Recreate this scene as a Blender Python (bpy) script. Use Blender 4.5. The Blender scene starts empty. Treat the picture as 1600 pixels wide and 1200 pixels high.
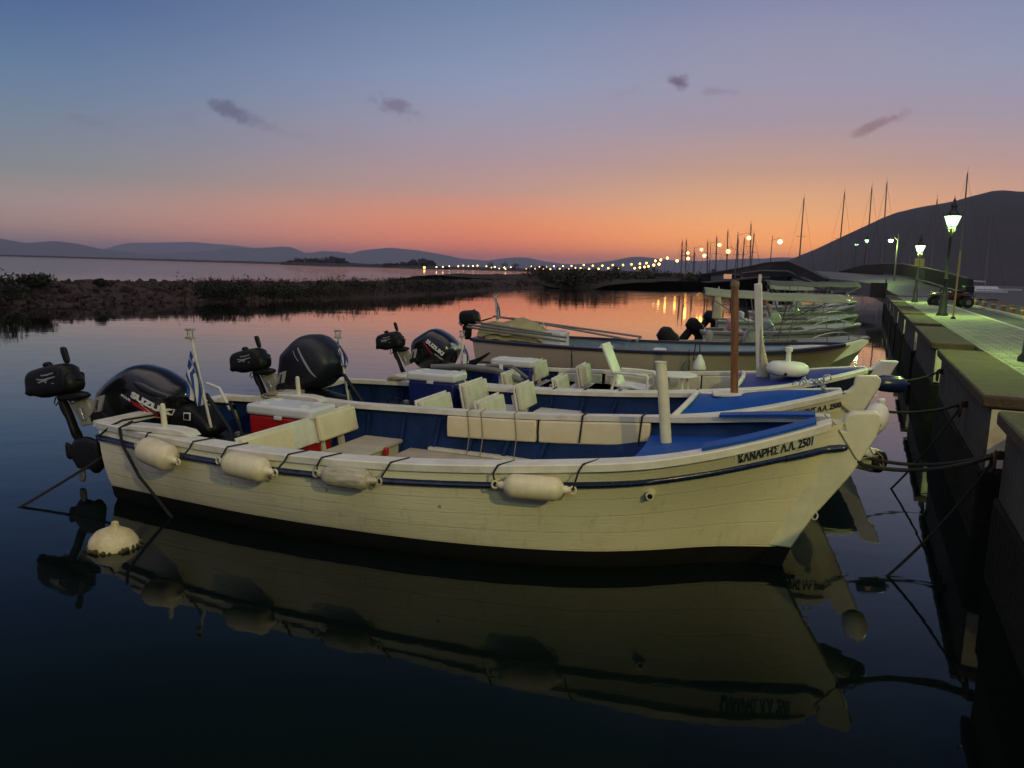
import bpy, bmesh, math, random
import numpy as np
from mathutils import Vector, Matrix, noise
random.seed(11)
R_ = math.radians
SC = bpy.context.scene
# ---------------------------------------------------------------- camera
EYE = 2.2; FPX = 1200.0; PIT = R_(8.46); ROL = R_(1.61)
FW = Vector((0, math.cos(PIT), -math.sin(PIT)))
R0 = Vector((1, 0, 0)); U0 = R0.cross(FW)
CR = math.cos(ROL)*R0 + math.sin(ROL)*U0
CU = -math.sin(ROL)*R0 + math.cos(ROL)*U0
CP = Vector((0, 0, EYE))
cam = bpy.data.cameras.new("camera"); camo = bpy.data.objects.new("camera", cam)
SC.collection.objects.link(camo)
m = Matrix((CR, CU, -FW)).transposed().to_4x4(); m.translation = CP
camo.matrix_world = m
cam.sensor_width = 36; cam.lens = 27.0; cam.clip_start = 0.05; cam.clip_end = 60000
SC.camera = camo
SC.view_settings.view_transform = 'Standard'; SC.view_settings.look = 'None'
SC.view_settings.exposure = 0.0; SC.view_settings.gamma = 1.0
SC.cycles.use_denoising = True
SC.cycles.max_bounces = 6; SC.cycles.diffuse_bounces = 3; SC.cycles.glossy_bounces = 4
SC.cycles.sample_clamp_indirect = 4.0; SC.cycles.caustics_reflective = False; SC.cycles.caustics_refractive = False

def ray(x, y): return FW + CR*((x-800)/FPX) + CU*((600-y)/FPX)
def atz(x, y, z=0.0):
    d = ray(x, y); t = (z-EYE)/d.z; return CP + d*t
def aty(x, y, Y):
    d = ray(x, y); return CP + d*(Y/d.y)
def proj(P):
    d = Vector(P)-CP; z = d.dot(FW); return 800+FPX*d.dot(CR)/z, 600-FPX*d.dot(CU)/z
def height_at(P, ypx):
    """world z of the point straight above P seen at image row ypx"""
    lo, hi = -5.0, EYE+.8*Vector((P[0], P[1])).length
    for _ in range(50):
        mid = (lo+hi)/2
        if proj((P[0], P[1], mid))[1] > ypx: lo = mid
        else: hi = mid
    return (lo+hi)/2

# ---------------------------------------------------------------- dusk sky
def s2l(c): return tuple((v/255/12.92 if v/255 <= .04045 else ((v/255+.055)/1.055)**2.4) for v in c)
W = bpy.data.worlds.new("World"); SC.world = W; W.use_nodes = True
nt = W.node_tree; nt.nodes.clear()
def N(t, **k):
    n = nt.nodes.new(t)
    for a, b in k.items(): setattr(n, a, b)
    return n
def L(a, b): nt.links.new(a, b)
def mth(op, a, b=None, c=None, clamp=False):
    n = N('ShaderNodeMath', operation=op); n.use_clamp = clamp
    for i, v in enumerate((a, b, c)):
        if v is None: continue
        if hasattr(v, 'links'): L(v, n.inputs[i])
        else: n.inputs[i].default_value = v
    return n.outputs[0]
def vdot(a, v):
    n = N('ShaderNodeVectorMath', operation='DOT_PRODUCT'); L(a, n.inputs[0]); n.inputs[1].default_value = v
    return n.outputs['Value']
tc = N('ShaderNodeTexCoord'); D = tc.outputs['Generated']
sep = N('ShaderNodeSeparateXYZ'); L(D, sep.inputs[0])
elev = mth('MULTIPLY', mth('ARCSINE', sep.outputs[2]), 180/math.pi)
hlen = mth('SQRT', mth('ADD', mth('MULTIPLY', sep.outputs[0], sep.outputs[0]), mth('MULTIPLY', sep.outputs[1], sep.outputs[1])))
SUNAZ = R_(19)
sdot = mth('DIVIDE', mth('ADD', mth('MULTIPLY', sep.outputs[0], math.sin(SUNAZ)), mth('MULTIPLY', sep.outputs[1], math.cos(SUNAZ))), mth('MAXIMUM', hlen, .001))
ang = mth('MULTIPLY', mth('ARCCOSINE', sdot), 180/math.pi)
def sky_ramp(stops):
    r = N('ShaderNodeValToRGB'); L(mth('DIVIDE', elev, 60.0, clamp=True), r.inputs[0])
    e = r.color_ramp.elements
    while len(e) < len(stops): e.new(.5)
    for i, (d, c) in enumerate(stops):
        e[i].position = d/60.0; e[i].color = (*s2l(c), 1)
    return r.outputs[0]
sunside = sky_ramp([(0, (314, 170, 73)), (2, (332, 207, 88)), (4.4, (268, 194, 129)), (7.2, (211, 167, 144)), (10.3, (175, 157, 169)), (13, (161, 157, 179)), (16, (150, 150, 178)), (19, (126, 136, 173)), (27, (102, 119, 161)), (40, (43, 68, 102)), (60, (23, 36, 61))])
midside = sky_ramp([(0, (304, 132, 76)), (1.6, (301, 154, 85)), (3.4, (269, 161, 107)), (5.7, (209, 163, 150)), (8, (183, 158, 166)), (10.3, (166, 159, 178)), (13, (147, 158, 188)), (18, (116, 138, 173)), (26, (71, 96, 139)), (40, (34, 53, 83)), (60, (22, 34, 59))])
awayside = sky_ramp([(0, (187, 147, 138)), (1.8, (201, 163, 147)), (3.4, (181, 161, 155)), (5.3, (142, 148, 151)), (8, (124, 140, 159)), (11, (101, 130, 163)), (15.2, (76, 104, 149)), (22, (47, 73, 114)), (30, (31, 53, 83)), (42, (25, 44, 70)), (60, (18, 28, 52))])
def mixc(f, a, b):
    n = N('ShaderNodeMix', data_type='RGBA'); L(f, n.inputs['Factor']) if hasattr(f, 'links') else setattr(n.inputs['Factor'], 'default_value', f)
    for s, v in (('A', a), ('B', b)):
        sk = [q for q in n.inputs if q.name == s and q.type == 'RGBA'][0]
        if hasattr(v, 'links'): L(v, sk)
        else: sk.default_value = (*v, 1)
    return [q for q in n.outputs if q.type == 'RGBA'][0]
def smooth(v, a, b):
    n = N('ShaderNodeMapRange', interpolation_type='SMOOTHSTEP'); L(v, n.inputs[0]); n.inputs[1].default_value = a; n.inputs[2].default_value = b
    return n.outputs[0]
c1 = mixc(smooth(ang, 0, 24), sunside, midside)
c2 = mixc(smooth(ang, 16, 56), c1, awayside)
# blue-grey dusk behind the viewer; this unseen and overhead sky is brightened as fill
back = sky_ramp([(0, (118, 112, 128)), (8, (130, 128, 150)), (20, (132, 134, 160)), (40, (150, 150, 170)), (60, (225, 214, 210))])
c3 = mixc(smooth(mth('ADD', ang, mth('MULTIPLY', mth('MAXIMUM', mth('SUBTRACT', elev, 42.0), 0.0), 3.0)), 60, 120), c2, back)
# small evening clouds
nz = N('ShaderNodeTexNoise'); nz.inputs['Scale'].default_value = 60; nz.inputs['Detail'].default_value = 6; nz.inputs['Roughness'].default_value = .62
L(D, nz.inputs['Vector'])
col = c3
for (x, y, w, h, tilt, a, cc) in [(362, 172, 38, 11, 14, .62, (92, 90, 118)), (412, 196, 60, 8, 12, .22, (112, 108, 132)), (622, 168, 38, 13, 10, .6, (112, 100, 128)), (1060, 128, 15, 10, 20, .8, (104, 86, 108)), (1122, 143, 28, 6, 6, .35, (132, 114, 136)), (978, 146, 34, 9, -12, .18, (138, 128, 150)), (1376, 194, 34, 8, -16, .6, (140, 104, 112)), (132, 187, 42, 6, 6, .16, (96, 100, 128)), (290, 186, 14, 10, 0, .1, (100, 104, 128))]:
    d0 = ray(x, y).normalized(); k = FPX/ (ray(x, y).length)
    t = R_(tilt); ax = (CR*math.cos(t) - CU*math.sin(t)); ay = (CR*math.sin(t) + CU*math.cos(t))
    px = mth('MULTIPLY', mth('SUBTRACT', vdot(D, ax), ax.dot(d0)), FPX/w*1.15)
    py = mth('MULTIPLY', mth('SUBTRACT', vdot(D, ay), ay.dot(d0)), FPX/h*1.15)
    rr = mth('SQRT', mth('ADD', mth('MULTIPLY', px, px), mth('MULTIPLY', py, py)))
    rr = mth('ADD', rr, mth('MULTIPLY', mth('SUBTRACT', nz.outputs[0], .5), 3.4))
    f = mth('MULTIPLY', mth('SUBTRACT', 1.0, smooth(rr, .2, 1.35)), a)
    f = mth('MULTIPLY', f, mth('GREATER_THAN', vdot(D, d0), .9))
    col = mixc(f, col, s2l(cc))
bg = N('ShaderNodeBackground'); L(col, bg.inputs[0]); bg.inputs[1].default_value = 1.0
wo = N('ShaderNodeOutputWorld'); L(bg.outputs[0], wo.inputs[0])

# ---------------------------------------------------------------- object helpers
def tag(o, label=None, cat=None, group=None, kind=None):
    for k, v in (('label', label), ('category', cat), ('group', group), ('kind', kind)):
        if v: o[k] = v
    return o
def thing(name, label, cat, loc=(0, 0, 0), rotz=0.0, group=None):
    o = bpy.data.objects.new(name, None); SC.collection.objects.link(o)
    o.location = loc; o.rotation_euler = (0, 0, rotz); o.empty_display_size = .1
    return tag(o, label, cat, group)
def kids(o): return [c for c in SC.objects if c.parent == o]
def copy_tree(o, parent=None):
    c = o.copy(); SC.collection.objects.link(c)
    c.parent = parent
    for ch in kids(o): copy_tree(ch, c)
    return c
def rotm(rx=0, ry=0, rz=0): return Matrix.Rotation(rz, 3, 'Z') @ Matrix.Rotation(ry, 3, 'Y') @ Matrix.Rotation(rx, 3, 'X')
class MB:
    def __init__(s): s.v = []; s.f = []; s.mi = []; s.uv = {}
    def add(s, vs, fs, mi=0):
        b = len(s.v); s.v += [tuple(v) for v in vs]; s.f += [tuple(i+b for i in f) for f in fs]; s.mi += [mi]*len(fs); return s
    def box(s, c, sz, rot=None, mi=0, taper=1.0):
        hx, hy, hz = sz[0]/2, sz[1]/2, sz[2]/2; vs = []
        for z in (-1, 1):
            t = taper if z > 0 else 1
            for x, y in ((-1, -1), (1, -1), (1, 1), (-1, 1)):
                v = Vector((x*hx*t, y*hy*t, z*hz))
                if rot is not None: v = rot @ v
                vs.append(v+Vector(c))
        return s.add(vs, [(0, 3, 2, 1), (4, 5, 6, 7), (0, 1, 5, 4), (1, 2, 6, 5), (2, 3, 7, 6), (3, 0, 4, 7)], mi)
    def bar(s, p, q, w, h=None, up=(0, 0, 1), mi=0):
        h = h or w; p = Vector(p); q = Vector(q); d = (q-p)
        x = d.normalized(); y = Vector(up).cross(x)
        if y.length < 1e-4: y = Vector((1, 0, 0))
        y.normalize(); z = x.cross(y)
        return s.box((p+q)/2, (d.length, w, h), Matrix((x, y, z)).transposed(), mi)
    def tube(s, pts, r, n=8, mi=0, cap=True):
        pts = [Vector(p) for p in pts]; rs = r if isinstance(r, (list, tuple)) else [r]*len(pts)
        vs = []; fs = []; ref = None
        for i, p in enumerate(pts):
            d = (pts[min(i+1, len(pts)-1)]-pts[max(i-1, 0)]).normalized()
            if ref is None: ref = Vector((0, 0, 1)) if abs(d.z) < .9 else Vector((1, 0, 0))
            a = ref.cross(d)
            if a.length < 1e-5: a = Vector((0, 1, 0)).cross(d)
            a.normalize(); b = d.cross(a); ref = b.cross(d).normalized() if False else ref
            for k in range(n):
                t = 2*math.pi*k/n; vs.append(p+a*math.cos(t)*rs[i]+b*math.sin(t)*rs[i])
        for i in range(len(pts)-1):
            for k in range(n):
                k2 = (k+1) % n; fs.append((i*n+k, i*n+k2, (i+1)*n+k2, (i+1)*n+k))
        if cap: fs.append(tuple(range(n-1, -1, -1))); fs.append(tuple((len(pts)-1)*n+k for k in range(n)))
        return s.add(vs, fs, mi)
    def lathe(s, prof, c=(0, 0, 0), n=20, rot=None, mi=0):
        vs = []; fs = []
        for r, z in prof:
            for k in range(n):
                t = 2*math.pi*k/n; v = Vector((r*math.cos(t), r*math.sin(t), z))
                if rot is not None: v = rot @ v
                vs.append(v+Vector(c))
        for i in range(len(prof)-1):
            for k in range(n):
                k2 = (k+1) % n; fs.append((i*n+k, i*n+k2, (i+1)*n+k2, (i+1)*n+k))
        fs.append(tuple(range(n-1, -1, -1))); fs.append(tuple((len(prof)-1)*n+k for k in range(n)))
        return s.add(vs, fs, mi)
    def ball(s, c, r, n=14, mi=0, rot=None):
        rr = r if isinstance(r, (tuple, list)) else (r, r, r)
        pr = [(max(1e-3, math.cos(a)), math.sin(a)) for a in [(-math.pi/2)+math.pi*i/(n//2+2) for i in range(n//2+3)]]
        vs = []; fs = []
        for q, z in pr:
            for k in range(n):
                t = 2*math.pi*k/n; v = Vector((q*math.cos(t)*rr[0], q*math.sin(t)*rr[1], z*rr[2]))
                if rot is not None: v = rot @ v
                vs.append(v+Vector(c))
        for i in range(len(pr)-1):
            for k in range(n):
                k2 = (k+1) % n; fs.append((i*n+k, i*n+k2, (i+1)*n+k2, (i+1)*n+k))
        return s.add(vs, fs, mi)
    def prism(s, outl, t, mi=0, y0=0.0):
        """outline in x,z given a thickness 2t across y"""
        n = len(outl); vs = [(x, y0-t, z) for x, z in outl]+[(x, y0+t, z) for x, z in outl]
        return s.add(vs, [tuple(range(n)), tuple(range(2*n-1, n-1, -1))]+[(i, i+n, (i+1) % n+n, (i+1) % n) for i in range(n)], mi)
    def puffy(s, outl, t, p=.38, k=5, y0=0.0, mi=0, chk=2):
        for _ in range(chk):
            o2 = []
            for i in range(len(outl)):
                a = outl[i]; b = outl[(i+1) % len(outl)]
                o2 += [(a[0]*.8+b[0]*.2, a[1]*.8+b[1]*.2), (a[0]*.2+b[0]*.8, a[1]*.2+b[1]*.8)]
            outl = o2
        n = len(outl); cx = sum(o[0] for o in outl)/n; cz = sum(o[1] for o in outl)/n
        vs = []; fs = []; M = 2*k+1
        for i in range(M):
            a = -math.pi/2+math.pi*i/(M-1); sh = max(.0, math.cos(a))**p if 0 < i < M-1 else .45*math.cos(-math.pi/2+math.pi/(M-1))**p
            y = t*math.sin(a)
            for x, z in outl: vs.append((cx+(x-cx)*sh, y0+y, cz+(z-cz)*sh))
        for i in range(M-1):
            for j in range(n):
                j2 = (j+1) % n; fs.append((i*n+j, (i+1)*n+j, (i+1)*n+j2, i*n+j2))
        fs.append(tuple(range(n))); fs.append(tuple((M-1)*n+j for j in range(n-1, -1, -1)))
        return s.add(vs, fs, mi)
    def grid(s, fn, nu, nv, mi=0, flip=False):
        vs = [fn(i/nu, j/nv) for i in range(nu+1) for j in range(nv+1)]; fs = []
        b = len(s.v)
        for i in range(nu):
            for j in range(nv):
                a = i*(nv+1)+j; f = (a, a+1, a+nv+2, a+nv+1)
                fs.append(f if not flip else f[::-1])
        for i in range(nu+1):
            for j in range(nv+1): s.uv[b+i*(nv+1)+j] = (i/nu, j/nv)
        return s.add(vs, fs, mi)
    def build(s, name, mats, parent=None, smooth=False, bevel=0.0, seg=2, angle=38):
        me = bpy.data.meshes.new(name); me.from_pydata(s.v, [], s.f)
        for mt in (mats if isinstance(mats, (list, tuple)) else [mats]): me.materials.append(mt)
        if max(s.mi, default=0) > 0: me.polygons.foreach_set('material_index', s.mi)
        if s.uv:
            ul = me.uv_layers.new(name='uv')
            for lp in me.loops: ul.data[lp.index].uv = s.uv.get(lp.vertex_index, (0, 0))
        bm = bmesh.new(); bm.from_mesh(me); bmesh.ops.recalc_face_normals(bm, faces=bm.faces); bm.to_mesh(me); bm.free()
        if smooth:
            me.polygons.foreach_set('use_smooth', [True]*len(me.polygons)); me.set_sharp_from_angle(angle=R_(angle))
        o = bpy.data.objects.new(name, me); SC.collection.objects.link(o)
        if parent is not None: o.parent = parent
        if bevel:
            b = o.modifiers.new('bevel', 'BEVEL'); b.width = bevel; b.segments = seg; b.limit_method = 'ANGLE'; b.angle_limit = R_(40)
            me.polygons.foreach_set('use_smooth', [True]*len(me.polygons)); me.set_sharp_from_angle(angle=R_(60))
        return o
def struct(o): o['kind'] = 'structure'; return o

# ---------------------------------------------------------------- materials
MATS = {}
def mat(name, c, rough=.6, var=.25, scale=8.0, c2=None, bump=.0, bscale=40.0, metal=0.0, emis=None, estr=0.0, coat=0.0, aniso=None, spec=.5):
    if name in MATS: return MATS[name]
    M = bpy.data.materials.new(name); M.use_nodes = True; t = M.node_tree; b = t.nodes['Principled BSDF']
    tcn = t.nodes.new('ShaderNodeTexCoord'); n = t.nodes.new('ShaderNodeTexNoise'); n.inputs['Scale'].default_value = scale; n.inputs['Detail'].default_value = 7; n.inputs['Roughness'].default_value = .65
    if aniso:
        mp = t.nodes.new('ShaderNodeMapping'); mp.inputs['Scale'].default_value = aniso; t.links.new(tcn.outputs['Object'], mp.inputs[0]); vec = mp.outputs[0]
    else: vec = tcn.outputs['Object']
    t.links.new(vec, n.inputs['Vector'])
    r = t.nodes.new('ShaderNodeValToRGB'); e = r.color_ramp.elements
    e[0].position = .32; e[1].position = .68
    d = c2 if c2 else tuple(v*(1-var) for v in c)
    e[0].color = (*d, 1); e[1].color = (*c, 1)
    t.links.new(n.outputs[0], r.inputs[0]); t.links.new(r.outputs[0], b.inputs['Base Color'])
    b.inputs['Metallic'].default_value = metal; b.inputs['Specular IOR Level'].default_value = spec
    rr = t.nodes.new('ShaderNodeMapRange'); rr.inputs[3].default_value = max(.02, rough-.08); rr.inputs[4].default_value = min(1, rough+.1)
    t.links.new(n.outputs[0], rr.inputs[0]); t.links.new(rr.outputs[0], b.inputs['Roughness'])
    b.inputs['Coat Weight'].default_value = coat; b.inputs['Coat Roughness'].default_value = .12
    if bump:
        n2 = t.nodes.new('ShaderNodeTexNoise'); n2.inputs['Scale'].default_value = bscale; n2.inputs['Detail'].default_value = 5; t.links.new(vec, n2.inputs['Vector'])
        bp = t.nodes.new('ShaderNodeBump'); bp.inputs['Strength'].default_value = min(1, bump); bp.inputs['Distance'].default_value = .012*max(1, bump)
        t.links.new(n2.outputs[0], bp.inputs['Height']); t.links.new(bp.outputs[0], b.inputs['Normal'])
    if emis:
        b.inputs['Emission Color'].default_value = (*emis, 1); b.inputs['Emission Strength'].default_value = estr
    MATS[name] = M; return M

def hull_mat(name, c, grime=(.30, .24, .12), amt=.45):
    """painted planks: faint seams along the strakes, drips, rust weeps and a stained foot"""
    M = bpy.data.materials.new(name); M.use_nodes = True; t = M.node_tree; b = t.nodes['Principled BSDF']; n = t.nodes.new; K = t.links.new
    uv = n('ShaderNodeUVMap'); uv.uv_map = 'uv'; tcn = n('ShaderNodeTexCoord')
    sp = n('ShaderNodeSeparateXYZ'); K(uv.outputs[0], sp.inputs[0])
    so = n('ShaderNodeSeparateXYZ'); K(tcn.outputs['Object'], so.inputs[0])
    no = n('ShaderNodeTexNoise'); no.inputs['Scale'].default_value = 2.2; no.inputs['Detail'].default_value = 8; no.inputs['Roughness'].default_value = .7; K(tcn.outputs['Object'], no.inputs['Vector'])
    mp = n('ShaderNodeMapping'); mp.inputs['Scale'].default_value = (9, 9, 1.1); K(tcn.outputs['Object'], mp.inputs[0])
    dr = n('ShaderNodeTexNoise'); dr.inputs['Scale'].default_value = 2.0; dr.inputs['Detail'].default_value = 4; K(mp.outputs[0], dr.inputs['Vector'])
    def mm(op, a, bb=None, cl=False):
        q = n('ShaderNodeMath'); q.operation = op; q.use_clamp = cl
        for i, v in enumerate((a, bb)):
            if v is None: continue
            if hasattr(v, 'links'): K(v, q.inputs[i])
            else: q.inputs[i].default_value = v
        return q.outputs[0]
    def ramp(v, a, bb):
        q = n('ShaderNodeMapRange'); q.interpolation_type = 'SMOOTHSTEP'; K(v, q.inputs[0]); q.inputs[1].default_value = a; q.inputs[2].default_value = bb; return q.outputs[0]
    drip = ramp(dr.outputs[0], .56, .76); pat = ramp(no.outputs[0], .5, .75)
    foot = mm('SUBTRACT', 1.0, ramp(so.outputs[2], .1, .42))
    g = mm('ADD', mm('MULTIPLY', drip, .38), mm('ADD', mm('MULTIPLY', pat, .35), mm('MULTIPLY', mm('MULTIPLY', foot, no.outputs[0]), .7)), True)
    g = mm('MULTIPLY', g, amt)
    mx = n('ShaderNodeMix'); mx.data_type = 'RGBA'; K(g, mx.inputs['Factor']); mx.inputs[6].default_value = (*c, 1); mx.inputs[7].default_value = (*grime, 1)
    mb_ = n('ShaderNodeMapping'); mb_.inputs['Scale'].default_value = (2.5, 30, 30); K(tcn.outputs['Object'], mb_.inputs[0]); br_ = n('ShaderNodeTexNoise'); br_.inputs['Scale'].default_value = 2.0; br_.inputs['Detail'].default_value = 5; K(mb_.outputs[0], br_.inputs['Vector'])
    # seams: four strakes along v
    w = mm('FRACT', mm('ADD', mm('MULTIPLY', sp.outputs[1], 4.0), mm('MULTIPLY', no.outputs[0], .05)))
    seam = mm('MULTIPLY', ramp(w, .93, .985), mm('SUBTRACT', 1.0, ramp(w, .985, 1.0)))
    vo = n('ShaderNodeTexVoronoi'); vo.inputs['Scale'].default_value = 2.6; K(tcn.outputs['Object'], vo.inputs['Vector'])
    spot = mm('SUBTRACT', 1.0, ramp(vo.outputs['Distance'], .02, .05))
    mx2 = n('ShaderNodeMix'); mx2.data_type = 'RGBA'; K(mm('MULTIPLY', spot, .7), mx2.inputs['Factor']); K(mx.outputs[2], mx2.inputs[6]); mx2.inputs[7].default_value = (.16, .07, .03, 1)
    K(mx2.outputs[2], b.inputs['Base Color'])
    b.inputs['Roughness'].default_value = .42
    K(mm('ADD', mm('MULTIPLY', no.outputs[0], .25), .3), b.inputs['Roughness'])
    bp = n('ShaderNodeBump'); bp.inputs['Strength'].default_value = .55; bp.inputs['Distance'].default_value = .012
    K(mm('ADD', mm('MULTIPLY', seam, -.3), mm('ADD', mm('MULTIPLY', no.outputs[0], .9), mm('MULTIPLY', br_.outputs[0], .5))), bp.inputs['Height']); K(bp.outputs[0], b.inputs['Normal'])
    MATS[name] = M; return M
white_hull = hull_mat('white_hull_paint', (.74, .69, .51), amt=.55)
strake_m = hull_mat('lightened_cream_strake', (.88, .83, .64), amt=.22)  # cleaner upper strake, its colour also raised to stand in for stronger light
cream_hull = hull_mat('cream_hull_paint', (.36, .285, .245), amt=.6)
blue_hull = hull_mat('navy_hull_paint', (.018, .030, .10), grime=(.05, .05, .06))
trim = mat('white_trim_paint', (.74, .72, .68), .38, .2, 5, c2=(.56, .52, .44), bump=.3, bscale=20)
creampaint = mat('cream_paint', (.72, .68, .52), .45, .2, 5, bump=.25, bscale=18)
navy = mat('navy_gloss_paint', (.010, .022, .085), .25, .4, 12, bump=.25, bscale=30)
navy_in = mat('navy_inside_paint', (.010, .036, .150), .55, .45, 6, bump=.4, bscale=14, spec=.2)
deckblue = mat('blue_deck_paint', (.008, .078, .40), .5, .3, 3, bump=.25, bscale=26, spec=.15)
black_anti = mat('black_antifouling', (.006, .006, .006), .8, .4, 6, spec=.2)
cushion = mat('cream_vinyl', (.74, .66, .48), .48, .14, 5, c2=(.66, .56, .38), bump=.2, bscale=12)
sole = mat('beige_sole', (.46, .41, .33), .6, .25, 5, bump=.3, bscale=40)
brownrub = mat('dark_red_brown_paint', (.075, .020, .012), .35, .3, 9)
darknavy = mat('dark_blue_rail_paint', (.020, .018, .050), .35, .3, 9)
fendw = mat('white_fender_vinyl', (.74, .67, .50), .36, .2, 6, c2=(.56, .49, .33), bump=.1)
fendd = mat('grimy_fender_vinyl', (.58, .54, .42), .5, .5, 7, c2=(.26, .23, .15), bump=.2, aniso=(1, 6, 6))
black = mat('black_plastic', (.007, .007, .008), .45, .4, 10, bump=.15, bscale=60, spec=.3)
cowlblk = mat('black_cowl_gloss', (.009, .010, .013), .2, .3, 4, coat=.5)
cover = mat('navy_cover_fabric', (.012, .014, .026), .45, .4, 5, bump=.8, bscale=7)
alum = mat('weathered_aluminium', (.50, .48, .43), .45, .35, 12, metal=.5)
steel = mat('stainless_steel', (.62, .62, .60), .28, .2, 12, metal=.9)
galv = mat('galvanised_grey', (.20, .20, .20), .55, .3, 10, metal=.4)
ropeb = mat('black_rope', (.014, .014, .015), .85, .4, 60, bump=1, bscale=90)
ropet = mat('tan_rope', (.36, .29, .18), .9, .4, 60, bump=1, bscale=90)
coolred = mat('red_cooler_plastic', (.42, .012, .012), .38, .2, 6)
coolblue = mat('blue_cooler_plastic', (.010, .020, .16), .38, .2, 6)
coolwhite = mat('white_cooler_lid', (.66, .67, .70), .35, .12, 6)
textnavy = mat('navy_lettering', (.012, .016, .05), .5, .2, 30)
textwhite = mat('white_lettering', (.78, .78, .76), .5, .15, 30)
red = mat('red_stripe', (.35, .01, .01), .4, .2, 10)
wood = mat('varnished_wood', (.26, .105, .032), .3, .5, 5, c2=(.10, .035, .012), coat=.4, bump=.4, bscale=12, aniso=(8, 8, .8))
woodraw = mat('weathered_wood', (.22, .15, .09), .8, .4, 6, bump=.7, aniso=(6, 6, 1))
plasticw = mat('white_plastic', (.72, .71, .68), .4, .12, 6)
lilac = mat('grey_white_paint', (.60, .58, .60), .5, .15, 6)
canvas = mat('beige_canvas', (.58, .50, .34), .8, .3, 4, bump=.9, bscale=9)
tarp = mat('yellow_tarp', (.42, .36, .16), .6, .3, 4, bump=1, bscale=6)
bluein = mat('light_blue_inside_paint', (.20, .27, .40), .5, .25, 5)
flagblue = mat('flag_blue', (.02, .06, .30), .8, .2, 8); flagwhite = mat('flag_white', (.62, .62, .62), .8, .15, 8)
mossy = mat('mussel_crust', (.12, .10, .03), .9, .6, 26, c2=(.02, .02, .01), bump=2, bscale=30)
buoyw = mat('old_white_buoy', (.72, .66, .46), .5, .4, 7, c2=(.45, .36, .16), bump=.4)
bronze = mat('lamp_post_iron', (.014, .016, .014), .5, .4, 14, bump=.3)
foliage = mat('dark_foliage', (.036, .044, .020), .8, .6, 1.5, c2=(.014, .018, .008))
foliage2 = mat('dry_foliage', (.095, .065, .040), .85, .5, 1.5, c2=(.035, .028, .015))
bark = mat('bark', (.06, .045, .03), .9, .4, 6, bump=1)
# ---------------------------------------------------------------- water
M = bpy.data.materials.new('lagoon_water'); M.use_nodes = True; t = M.node_tree; b = t.nodes['Principled BSDF']
b.inputs['Base Color'].default_value = (.0025, .0055, .0060, 1); b.inputs['IOR'].default_value = 1.43; b.inputs['Roughness'].default_value = .018
tcn = t.nodes.new('ShaderNodeTexCoord')
def wn(sc, st, detail=3):
    mp = t.nodes.new('ShaderNodeMapping'); mp.inputs['Scale'].default_value = st; t.links.new(tcn.outputs['Object'], mp.inputs[0])
    n = t.nodes.new('ShaderNodeTexNoise'); n.inputs['Scale'].default_value = sc; n.inputs['Detail'].default_value = detail; t.links.new(mp.outputs[0], n.inputs['Vector']); return n.outputs[0]
a1 = wn(1.3, (1, 1.6, 1)); a2 = wn(.16, (1, 2.2, 1), 2)
ad = t.nodes.new('ShaderNodeMath'); ad.operation = 'MULTIPLY_ADD'; t.links.new(a2, ad.inputs[0]); ad.inputs[1].default_value = 3.0; t.links.new(a1, ad.inputs[2])
bp = t.nodes.new('ShaderNodeBump'); bp.inputs['Strength'].default_value = 1.0; bp.inputs['Distance'].default_value = .0026
# beyond some sixty metres the open water carries a light breeze ripple
ln = t.nodes.new('ShaderNodeVectorMath'); ln.operation = 'LENGTH'; t.links.new(tcn.outputs['Object'], ln.inputs[0])
mr = t.nodes.new('ShaderNodeMapRange'); mr.interpolation_type = 'SMOOTHSTEP'; mr.inputs[1].default_value = 50; mr.inputs[2].default_value = 150; mr.inputs[3].default_value = 1; mr.inputs[4].default_value = 26; t.links.new(ln.outputs['Value'], mr.inputs[0])
mu = t.nodes.new('ShaderNodeMath'); mu.operation = 'MULTIPLY'; t.links.new(ad.outputs[0], mu.inputs[0]); t.links.new(mr.outputs[0], mu.inputs[1])
t.links.new(mu.outputs[0], bp.inputs['Height'])
# dark deep water under a mirror skin; the skin follows the Fresnel curve of water, steepened a little
t.nodes.remove(b); gl = t.nodes.new('ShaderNodeBsdfGlossy'); gl.inputs['Roughness'].default_value = .03; df = t.nodes.new('ShaderNodeBsdfDiffuse'); df.inputs[0].default_value = (.003, .0065, .006, 1)
fr = t.nodes.new('ShaderNodeFresnel'); fr.inputs[0].default_value = 1.333; mf = t.nodes.new('ShaderNodeMath'); mf.operation = 'MULTIPLY_ADD'; mf.use_clamp = True; mf.inputs[1].default_value = 1.62; mf.inputs[2].default_value = -.062
mxs = t.nodes.new('ShaderNodeMixShader'); t.links.new(fr.outputs[0], mf.inputs[0]); t.links.new(mf.outputs[0], mxs.inputs[0]); t.links.new(df.outputs[0], mxs.inputs[1]); t.links.new(gl.outputs[0], mxs.inputs[2])
t.links.new(bp.outputs[0], gl.inputs['Normal']); t.links.new(bp.outputs[0], fr.inputs['Normal']); t.links.new(mxs.outputs[0], t.nodes['Material Output'].inputs['Surface'])
water = MB()
n = 64; rads = [0, 60, 400, 2500, 16000]
vs = [(0, 0, 0)]+[(r*math.sin(2*math.pi*k/n), r*math.cos(2*math.pi*k/n), 0) for r in rads[1:] for k in range(n)]
fs = [(0, 1+k, 1+(k+1) % n) for k in range(n)]
for i in range(3):
    for k in range(n): k2 = (k+1) % n; fs.append((1+i*n+k, 1+(i+1)*n+k, 1+(i+1)*n+k2, 1+i*n+k2))
water.add(vs, fs); wo_ = struct(water.build('water', M, smooth=True))
if wo_.data.polygons[0].normal.z < 0: wo_.data.flip_normals()

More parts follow.
